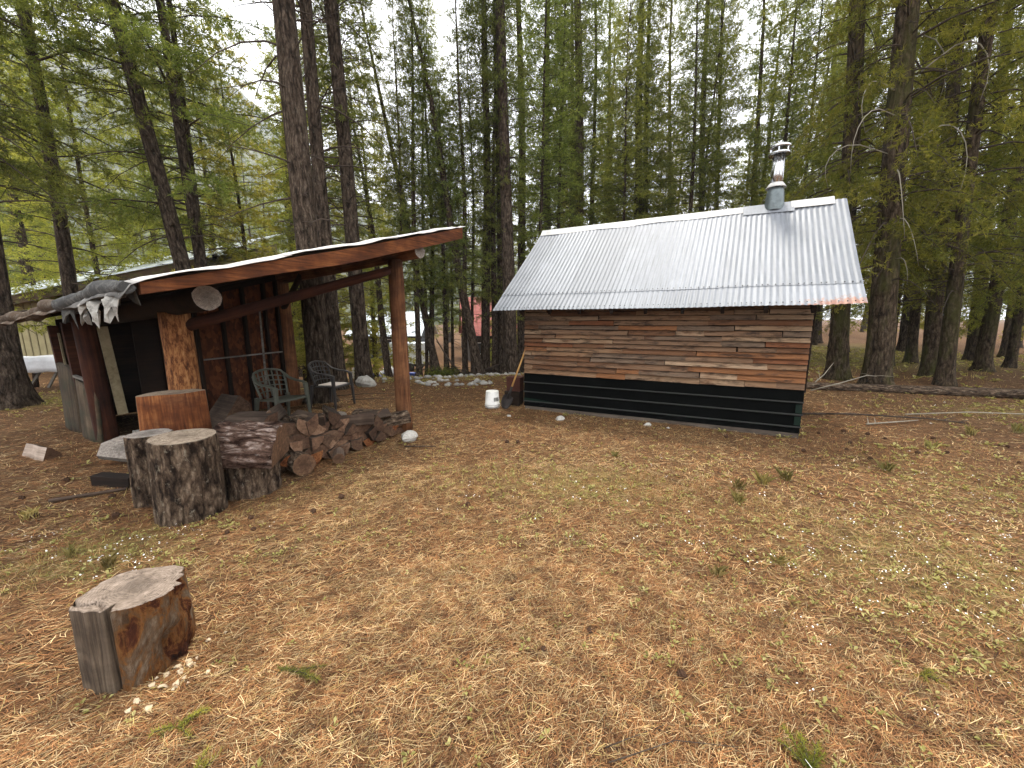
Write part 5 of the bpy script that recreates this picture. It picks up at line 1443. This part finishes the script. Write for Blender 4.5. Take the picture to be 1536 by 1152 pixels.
crooked("fallen_branch", "short bleached branch lying below the dark one near the cabin", "branch", [(5.4, 5.7, .02), (5.9, 5.75, .04), (6.4, 5.9, .03)], .013, M['dead_twig'], 2, None, 4)
crooked("fallen_branch", "bent bleached branch arching over the massive fir's roots", "branch", [(6.6, 8.4, .03), (7.2, 8.35, .22), (7.9, 8.5, .35), (8.3, 8.7, .30)], .013, M['dead_twig'], 3, None, 5)
crooked("fallen_branch", "bleached branch propped against the fallen log by the massive fir", "branch", [(7.0, 8.9, .05), (7.35, 9.0, .3), (7.7, 9.2, .55)], .014, M['dead_twig'], 2, None, 6)
crooked("fallen_branch", "second bleached branch crossing the long one before the fallen log", "branch", [(8.2, 5.9, .03), (8.9, 6.1, .06), (9.9, 6.35, .03)], .014, M['dead_twig'], 3, None, 7)
crooked("fallen_branch", "dark bough slanting low between the thin poles and the cabin", "branch", [(-1.6, 12.0, .05), (-0.9, 12.1, .18), (0.0, 12.2, .50), (0.5, 12.3, .75)], .035, M['twig'], 3, None, 8)
crooked("fallen_branch", "bare stem leaning from the brush heap against a pole", "branch", [(-1.55, 11.6, .05), (-2.0, 11.8, .6), (-2.35, 12.0, 1.2)], .035, M['twig'], 2, None, 9)
for k, pts in enumerate(([(-3.9, 7.75, .02), (-2.9, 8.1, .04), (-2.1, 8.05, .02)], [(-3.2, 7.5, .02), (-2.5, 7.7, .03)], [(-1.35, 4.66, .02), (-0.95, 4.62, .03)],                          [(0.35, 1.15, .015), (0.62, 1.22, .02), (0.85, 1.2, .015)], [(0.35, 1.2, .015), (0.6, 1.28, .015)], [(-2.25, 3.3, .02), (-1.95, 3.6, .12), (-2.1, 3.8, .2)], [(2.2, 6.1 - 1.6, .015), (2.6, 4.3, .02)])):
    crooked("twig", "thin bare twig lying on the needle-covered ground", "twig", pts, .0025 if k > 2 else .010, M['twig'], 1, "twigs lying on the needles", 20 + k)
crooked("forked_twig", "white forked twig beside a small fir sprig in the foreground", "twig", [(0.93, 0.93, .02), (1.02, 0.96, .035), (1.07, 1.02, .03)], .006, M['petal'], 3, None, 55)
# brush heap
q_ = []
for k in range(70):
    a = g2.uniform(0, 6.28); x = -1.75 + g2.normal(0, .38); y = 11.45 + g2.normal(0, .16); z = T(x, y) + abs(g2.normal(0.10, .10)); l = g2.uniform(.2, .6)
    dv_ = np.array([math.cos(a), math.sin(a), g2.uniform(-.2, .5)])
    q_.append((np.array([x, y, z]) + dv_ * l * np.linspace(-.5, .5, 3)[:, None], g2.uniform(.006, .016)))
bh = thing("brush_heap", "low heap of cut boughs and branches behind the stone border", "brush heap", (-1.75, 11.45, T(-1.75, 11.45)))
o = link(bpy.data.objects.new("cut_branches", wood_mesh("cut_branches", [(p - np.array([-1.75, 11.45, T(-1.75, 11.45)]), r) for p, r in q_], M['twig'])), bh)
m = 1800; c_ = np.c_[g2.normal(-.3, .25, m), g2.normal(0, .14, m), np.abs(g2.normal(.08, .08, m))]
nd = unit(g2.normal(0, 1, (m, 3))); sd_ = unit(np.cross(nd, g2.normal(0, 1, (m, 3))))
tri = np.stack([c_ - sd_ * .008, c_ + sd_ * .008, c_ + nd * .07], 1).reshape(-1, 3)
link(bpy.data.objects.new("green_boughs", fast_mesh("green_boughs", tri, np.arange(len(tri)).reshape(-1, 3), [M['needles_dark']], attrs={"tint": np.repeat(g2.random(m) * .6, 3)})), bh)

# ------------------------------------------------------------------ pine cones
cm = MB(); rings = []
for i in range(8):
    t_ = i / 7; r = 0.028 * math.sin(math.pi * (0.10 + 0.85 * t_)) ** 0.8
    rings.append([(math.cos(a + i * .35) * r * (1.0 if k % 2 else 1.25), math.sin(a + i * .35) * r * (1.0 if k % 2 else 1.25), -0.032 + 0.068 * t_) for k, a in enumerate(np.linspace(0, 6.283, 12, endpoint=False))])
cone_me = cm.ring_loft(rings, True, 0, False, 0, 0).mesh("pine_cone", M['cone'])
cone_spots = [(4.1, 4.6), (4.5, 4.75), (4.8, 4.5), (5.1, 4.9), (4.4, 5.2), (5.3, 4.4), (4.7, 5.4), (5.6, 4.9), (4.95, 5.1), (4.2, 4.2), (5.6, 4.1), (6.2, 4.6), (3.55, 4.6), (2.9, 5.0), (-3.6, 3.3), (-3.3, 2.9), (-3.85, 3.0), (-4.3, 3.3), (-4.5, 3.7), (-4.0, 4.4), (-0.06, 2.0), (0.38, 1.85), (-0.05, 4.9),
              (0.06, 4.95), (-1.9, 2.75), (-1.75, 2.95), (-2.05, 2.9), (-1.55, 3.2), (2.1, 3.2), (5.0, 3.3), (5.5, 3.7), (-0.4, 3.1), (-2.1, 2.65), (0.75, 1.6), (2.5, 4.7), (1.55, 5.0), (6.6, 4.2), (0.1, 1.65)]
for (x, y) in cone_spots:
    x += rnd.uniform(-.1, .1); y += rnd.uniform(-.1, .1)
    o = bpy.data.objects.new("pine_cone", cone_me); COL.objects.link(o); s = rnd.uniform(.5, .85) * (0.7 if y < 2.2 else 1.0); o.scale = (s, s, s)
    o.location = (x, y, T(x, y) + 0.022 * s); o.rotation_euler = (R(90) + rnd.uniform(-.4, .4), rnd.uniform(0, 6), rnd.uniform(0, 6))
    tag(o, "dark brown pine cone lying on the needle-covered ground", "pine cone", "pine cones on the ground")

# ------------------------------------------------------------------ needle litter, herbs, grass, flowers (uncountable)
g3 = np.random.default_rng(5)
def polar(n, r0, r1, a0=-62, a1=62):
    a = np.radians(g3.uniform(a0, a1, n)); r = np.sqrt(g3.uniform(r0 * r0, r1 * r1, n)); return np.sin(a) * r, np.cos(a) * r
def keep_out(x, y):
    lx = (x - CA[0]) * math.cos(CRZ) + (y - CA[1]) * math.sin(CRZ); ly = -(x - CA[0]) * math.sin(CRZ) + (y - CA[1]) * math.cos(CRZ)
    k = ~((lx > 0) & (lx < CL) & (ly > 0) & (ly < CD))
    k &= np.hypot(x + 1.735, y - 1.60) > 0.18
    k &= np.hypot(x + 2.70, y - 3.03) > 0.26
    return k
PAL = np.array([1.02, 0.94, 0.85]) * np.array([(0.20, 0.098, 0.042), (0.27, 0.155, 0.070), (0.39, 0.265, 0.135), (0.50, 0.39, 0.225), (0.115, 0.055, 0.026), (0.045, 0.022, 0.013), (0.22, 0.105, 0.043), (0.36, 0.28, 0.16), (0.31, 0.24, 0.10)])
vv, cc, ff = [], [], []; base = 0
for (n, r0, r1, ln, wd) in ((95000, 0.9, 2.4, 0.060, 0.00075), (110000, 2.0, 4.2, 0.066, 0.0011), (105000, 4.0, 7.5, 0.07, 0.0020), (65000, 7.0, 13, 0.09, 0.0038), (26000, 12, 26, 0.16, 0.008)):
    x, y = polar(n, r0, r1); k = keep_out(x, y); 
    dens = 0.42 + 0.65 * fbm(x * 1.1, y * 1.1, 61) - 0.35 * green_mask(x, y)
    k &= g3.random(n) < dens
    x, y = x[k], y[k]; n = len(x)
    a = np.where(g3.random(n) < 0.45, g3.normal(0.5, 0.6, n), g3.uniform(0, 6.283, n)); L = ln * g3.uniform(0.4, 1.4, n); w = wd * g3.uniform(0.7, 1.4, n)
    cv = g3.normal(0, 0.25, n)
    z = terrain(x, y) + 0.003 + g3.random(n) ** 2 * 0.016; sl = g3.normal(0, 0.10, n)
    ca, sa = np.cos(a), np.sin(a)
    rows = []
    for s_ in (-0.5, 0.0, 0.5):
        off = cv * L * (0.25 - s_ * s_)
        px = x + ca * L * s_ - sa * off; py = y + sa * L * s_ + ca * off; pz = z + sl * L * s_ + np.abs(s_) * -0.003
        for e in (-1, 1):
            rows.append(np.c_[px - sa * w * e, py + ca * w * e, np.maximum(pz, terrain(px, py) + 0.001)])
    arr = np.stack(rows, 1)            # n,6,3
    vv.append(arr.reshape(-1, 3))
    dr_ = fbm(x * 0.8, y * 0.8, 66)[:, None]; pick = np.where(g3.random(n) < np.clip(fbm(x * 0.7 + 9, y * 0.7, 68) * 1.6 - 0.35, 0.05, 0.9), g3.choice([0, 1, 4, 6, 6], n), g3.integers(0, len(PAL), n))
    col = PAL[pick] * g3.uniform(0.65, 1.25, (n, 1)) * (0.92 + 0.2 * dr_) * np.clip(0.32 + 1.36 * fbm(x * 13, y * 13, 69, 3)[:, None] / 0.875, 0.4, 1.5)  # fine colour noise stands in for shaded hollows in the litter
    cc.append(np.repeat(col, 6, 0))
    b0 = base + np.arange(n)[:, None] * 6
    ff.append(np.concatenate([b0 + np.array([0, 2, 3, 1]), b0 + np.array([2, 4, 5, 3])], 0)); base += n * 6
lit = link(bpy.data.objects.new("needle_litter", fast_mesh("needle_litter", np.concatenate(vv), np.concatenate(ff), [M['litter']], attrs={"col": np.concatenate(cc)})))
tag(lit, "brown and straw-coloured fallen needles covering the clearing floor", "needle litter"); lit["kind"] = "stuff"
# leaves of low herbs: rosettes of small pointed leaves
def scatter(n, r0, r1, bias, power=1.0):
    x, y = polar(n, r0, r1); w = np.clip(green_mask(x, y) * 1.3 + fbm(x * 2.3, y * 2.3, bias) - 0.62, 0, 1) ** power
    k = (g3.random(n) < w) & keep_out(x, y); return x[k], y[k]
vv, tt = [], []
for (n, r0, r1, s0) in ((1700, 0.9, 3.0, .017), (7000, 2.5, 6.5, .020), (7000, 6, 13, .04), (6000, 12, 28, .09)):
    x, y = scatter(n, r0, r1, 81)
    for lf in range(6):
        m = len(x); a = g3.uniform(0, 6.283, m); L = s0 * g3.uniform(.6, 1.5, m); w = L * .30; up = g3.uniform(.2, 1.1, m)
        bx = x + np.cos(a) * .006; by = y + np.sin(a) * .006; bz = terrain(x, y) + 0.006 + g3.random(m) * .012
        d = np.c_[np.cos(a), np.sin(a), up]; s_ = np.c_[-np.sin(a), np.cos(a), np.zeros(m)]
        b_ = np.c_[bx, by, bz]; mid = b_ + d * (L * .55)[:, None]; tip = b_ + d * L[:, None]; tip[:, 2] -= L * .35
        vv.append(np.stack([b_, mid + s_ * w[:, None], tip, mid - s_ * w[:, None]], 1).reshape(-1, 3)); tt.append(np.repeat(np.clip(g3.normal(.6, .25, m), 0, 1), 4))
V = np.concatenate(vv); o = link(bpy.data.objects.new("ground_herbs", fast_mesh("ground_herbs", V, np.arange(len(V)).reshape(-1, 4), [M['leaf']], attrs={"tint": np.concatenate(tt)})))
tag(o, "low yellow-green herbs scattered over the clearing floor", "herbs"); o["kind"] = "stuff"
# grass blades
vv, tt = [], []
for (n, r0, r1, h0) in ((14000, 1.0, 4.0, .05), (26000, 3.5, 8, .055), (16000, 7, 16, .08), (12000, 14, 30, .16)):
    x, y = scatter(n, r0, r1, 91); m = len(x)
    a = g3.uniform(0, 6.283, m); h = h0 * g3.uniform(.4, 1.5, m); w = h0 * .035 * g3.uniform(.7, 1.4, m); ln = g3.normal(0, .8, m)
    b_ = np.c_[x, y, terrain(x, y)]; s_ = np.c_[-np.sin(a), np.cos(a), np.zeros(m)] * w[:, None]
    tip = b_ + np.c_[np.cos(a) * ln * h, np.sin(a) * ln * h, h * .8]
    vv.append(np.stack([b_ - s_, b_ + s_, tip], 1).reshape(-1, 3)); tt.append(np.repeat(np.clip(g3.normal(.55, .25, m), 0, 1), 3))
V = np.concatenate(vv); o = link(bpy.data.objects.new("sparse_grass", fast_mesh("sparse_grass", V, np.arange(len(V)).reshape(-1, 3), [M['grass']], attrs={"tint": np.concatenate(tt)})))
tag(o, "sparse thin grass blades growing through the needles", "grass"); o["kind"] = "stuff"
# tiny white flowers
vv = []
for (n, r0, r1, s0) in ((700, 1.0, 3.0, .0040), (5200, 2.6, 6.0, .0048), (3000, 5.5, 11, .008)):
    x, y = scatter(n, r0, r1, 101, 3.2); m = len(x)
    cl = 3
    for k in range(cl):
        px = x + g3.normal(0, .02, m); py = y + g3.normal(0, .02, m); pz = terrain(px, py) + g3.uniform(.015, .045, m); s = s0 * g3.uniform(.6, 1.3, m)
        ti = g3.normal(0, .35, (m, 2))
        c_ = np.c_[px, py, pz]
        q4 = [np.c_[s * dx, s * dy, s * (ti[:, 0] * dx + ti[:, 1] * dy)] for dx, dy in ((1, .2), (-.2, 1), (-1, -.2), (.2, -1))]
        vv.append(np.stack([c_ + d for d in q4], 1).reshape(-1, 3))
V = np.concatenate(vv); o = link(bpy.data.objects.new("white_flowers", fast_mesh("white_flowers", V, np.arange(len(V)).reshape(-1, 4), [M['petal']])))
tag(o, "tiny white flowers speckling the clearing floor", "flowers"); o["kind"] = "stuff"
# fir sprigs and grass tufts that can be told apart
def sprig(x, y, L, nb, label, seed, mat='needles', rz=0.0):
    g = np.random.default_rng(seed); V = []; TV = []; WP = []
    for k in range(nb):
        a = rz + g.uniform(-.9, .9) + (math.pi if k % 3 == 2 else 0); l = L * g.uniform(.6, 1.1); el = g.uniform(.15, .6)
        d = unit(np.array([math.cos(a), math.sin(a), el])); m = int(l * 900)
        s = g.random(m); p = d * (l * s)[:, None]; p[:, 2] -= .3 * l * s * s
        nd = unit(d * .5 + g.normal(0, .7, (m, 3))); sd_ = unit(np.cross(nd, g.normal(0, 1, (m, 3))))
        ln = .026 * g.uniform(.7, 1.2, m)[:, None]
        V.append(np.stack([p - sd_ * .0016, p + sd_ * .0016, p + nd * ln], 1).reshape(-1, 3)); TV.append(np.repeat(np.clip(.4 + .5 * s + g.normal(0, .15, m), 0, 1), 3))
        t_ = np.linspace(0, 1, 4)[:, None]; q = d * l * t_; q[:, 2] -= .3 * l * t_[:, 0] ** 2; WP.append((q, .003))
    t_ = thing("fir_seedling", label, "seedling", (x, y, T(x, y) + .012))
    V = np.concatenate(V); link(bpy.data.objects.new("needles", fast_mesh("needles", V, np.arange(len(V)).reshape(-1, 3), [M[mat]], attrs={"tint": np.concatenate(TV)})), t_)
    link(bpy.data.objects.new("stem", wood_mesh("stem", WP, M['twig'])), t_)
sprig(-0.98, 1.52, .13, 6, "green fir sprig lying alone on bare needles right of the rotting stump", 1, 'needles', 0.3)
sprig(1.06, 1.12, .17, 10, "dark bushy fir seedling beside the white forked twig", 2, 'needles_dark', 1.2)
sprig(1.86, 1.50, .07, 6, "small bright green seedling among needles in the foreground", 3, 'needles_yellow')
sprig(-1.12, 1.08, .14, 6, "yellowish fir sprig below the rotting stump", 4, 'needles_yellow', 0.8)
sprig(-1.32, 1.28, .10, 5, "faded fir sprig close under the rotting stump", 5, 'needles_yellow', 0.2)
def tuft(x, y, s, label, n=45, seed=0, group=None):
    g = np.random.default_rng(seed); a = g.uniform(0, 6.283, n); h = s * g.uniform(.5, 1.2, n); ln = np.abs(g.normal(.35, .2, n)); w = s * .012
    bx = g.normal(0, s * .18, n); by = g.normal(0, s * .18, n); b_ = np.c_[bx, by, np.zeros(n)]; s_ = np.c_[-np.sin(a), np.cos(a), np.zeros(n)] * w
    mid = b_ + np.c_[np.cos(a) * ln * h * .4, np.sin(a) * ln * h * .4, h * .6]; tip = b_ + np.c_[np.cos(a) * ln * h * 1.2, np.sin(a) * ln * h * 1.2, h * .9]
    V = np.stack([b_ - s_, b_ + s_, mid + s_ * .7, tip, mid - s_ * .7], 1).reshape(-1, 3)
    F = np.arange(n)[:, None] * 5 + np.array([0, 1, 2, 3, 4])
    o = link(bpy.data.objects.new("grass_tuft", fast_mesh("grass_tuft", V, F, [M['grass']], attrs={"tint": np.repeat(g.uniform(.2, .95, n), 5)}))); o.location = (x, y, T(x, y)); tag(o, label, "grass", group)
for k, (x, y, s) in enumerate(((2.15, 3.45, .11), (2.45, 3.55, .13), (2.75, 3.65, .12), (2.0, 3.2, .10), (1.2, 4.3, .08), (4.0, 3.9, .12), (-2.6, 2.25, .10), (-3.0, 2.4, .09), (5.2, 4.6, .12), (1.75, 2.3, .08), (1.3, 2.2, .08), (6.4, 5.2, .15), (7.2, 5.3, .15), (-3.9, 2.9, .1))):
    tuft(x, y, s, "small tuft of green grass growing through the fallen needles", 45, k, "grass tufts in the clearing")

# ------------------------------------------------------------------ thin bright air that pales the far hill
hz = bpy.data.materials.new("haze_air"); hz.use_nodes = True
hn = hz.node_tree.nodes; hn.clear()
ho = hn.new("ShaderNodeOutputMaterial"); hvn = hn.new("ShaderNodeVolumePrincipled")
hvn.inputs["Color"].default_value = (0.93, 0.96, 1.0, 1); hvn.inputs["Density"].default_value = 0.0006
hz.node_tree.links.new(hvn.outputs[0], ho.inputs["Volume"])
haze = MB().quad_box((0, 350, 255), (4200, 4200, 540)).build("haze", hz)
tag(haze, "thin pale air between the clearing and the far hill", "haze"); haze["kind"] = "stuff"
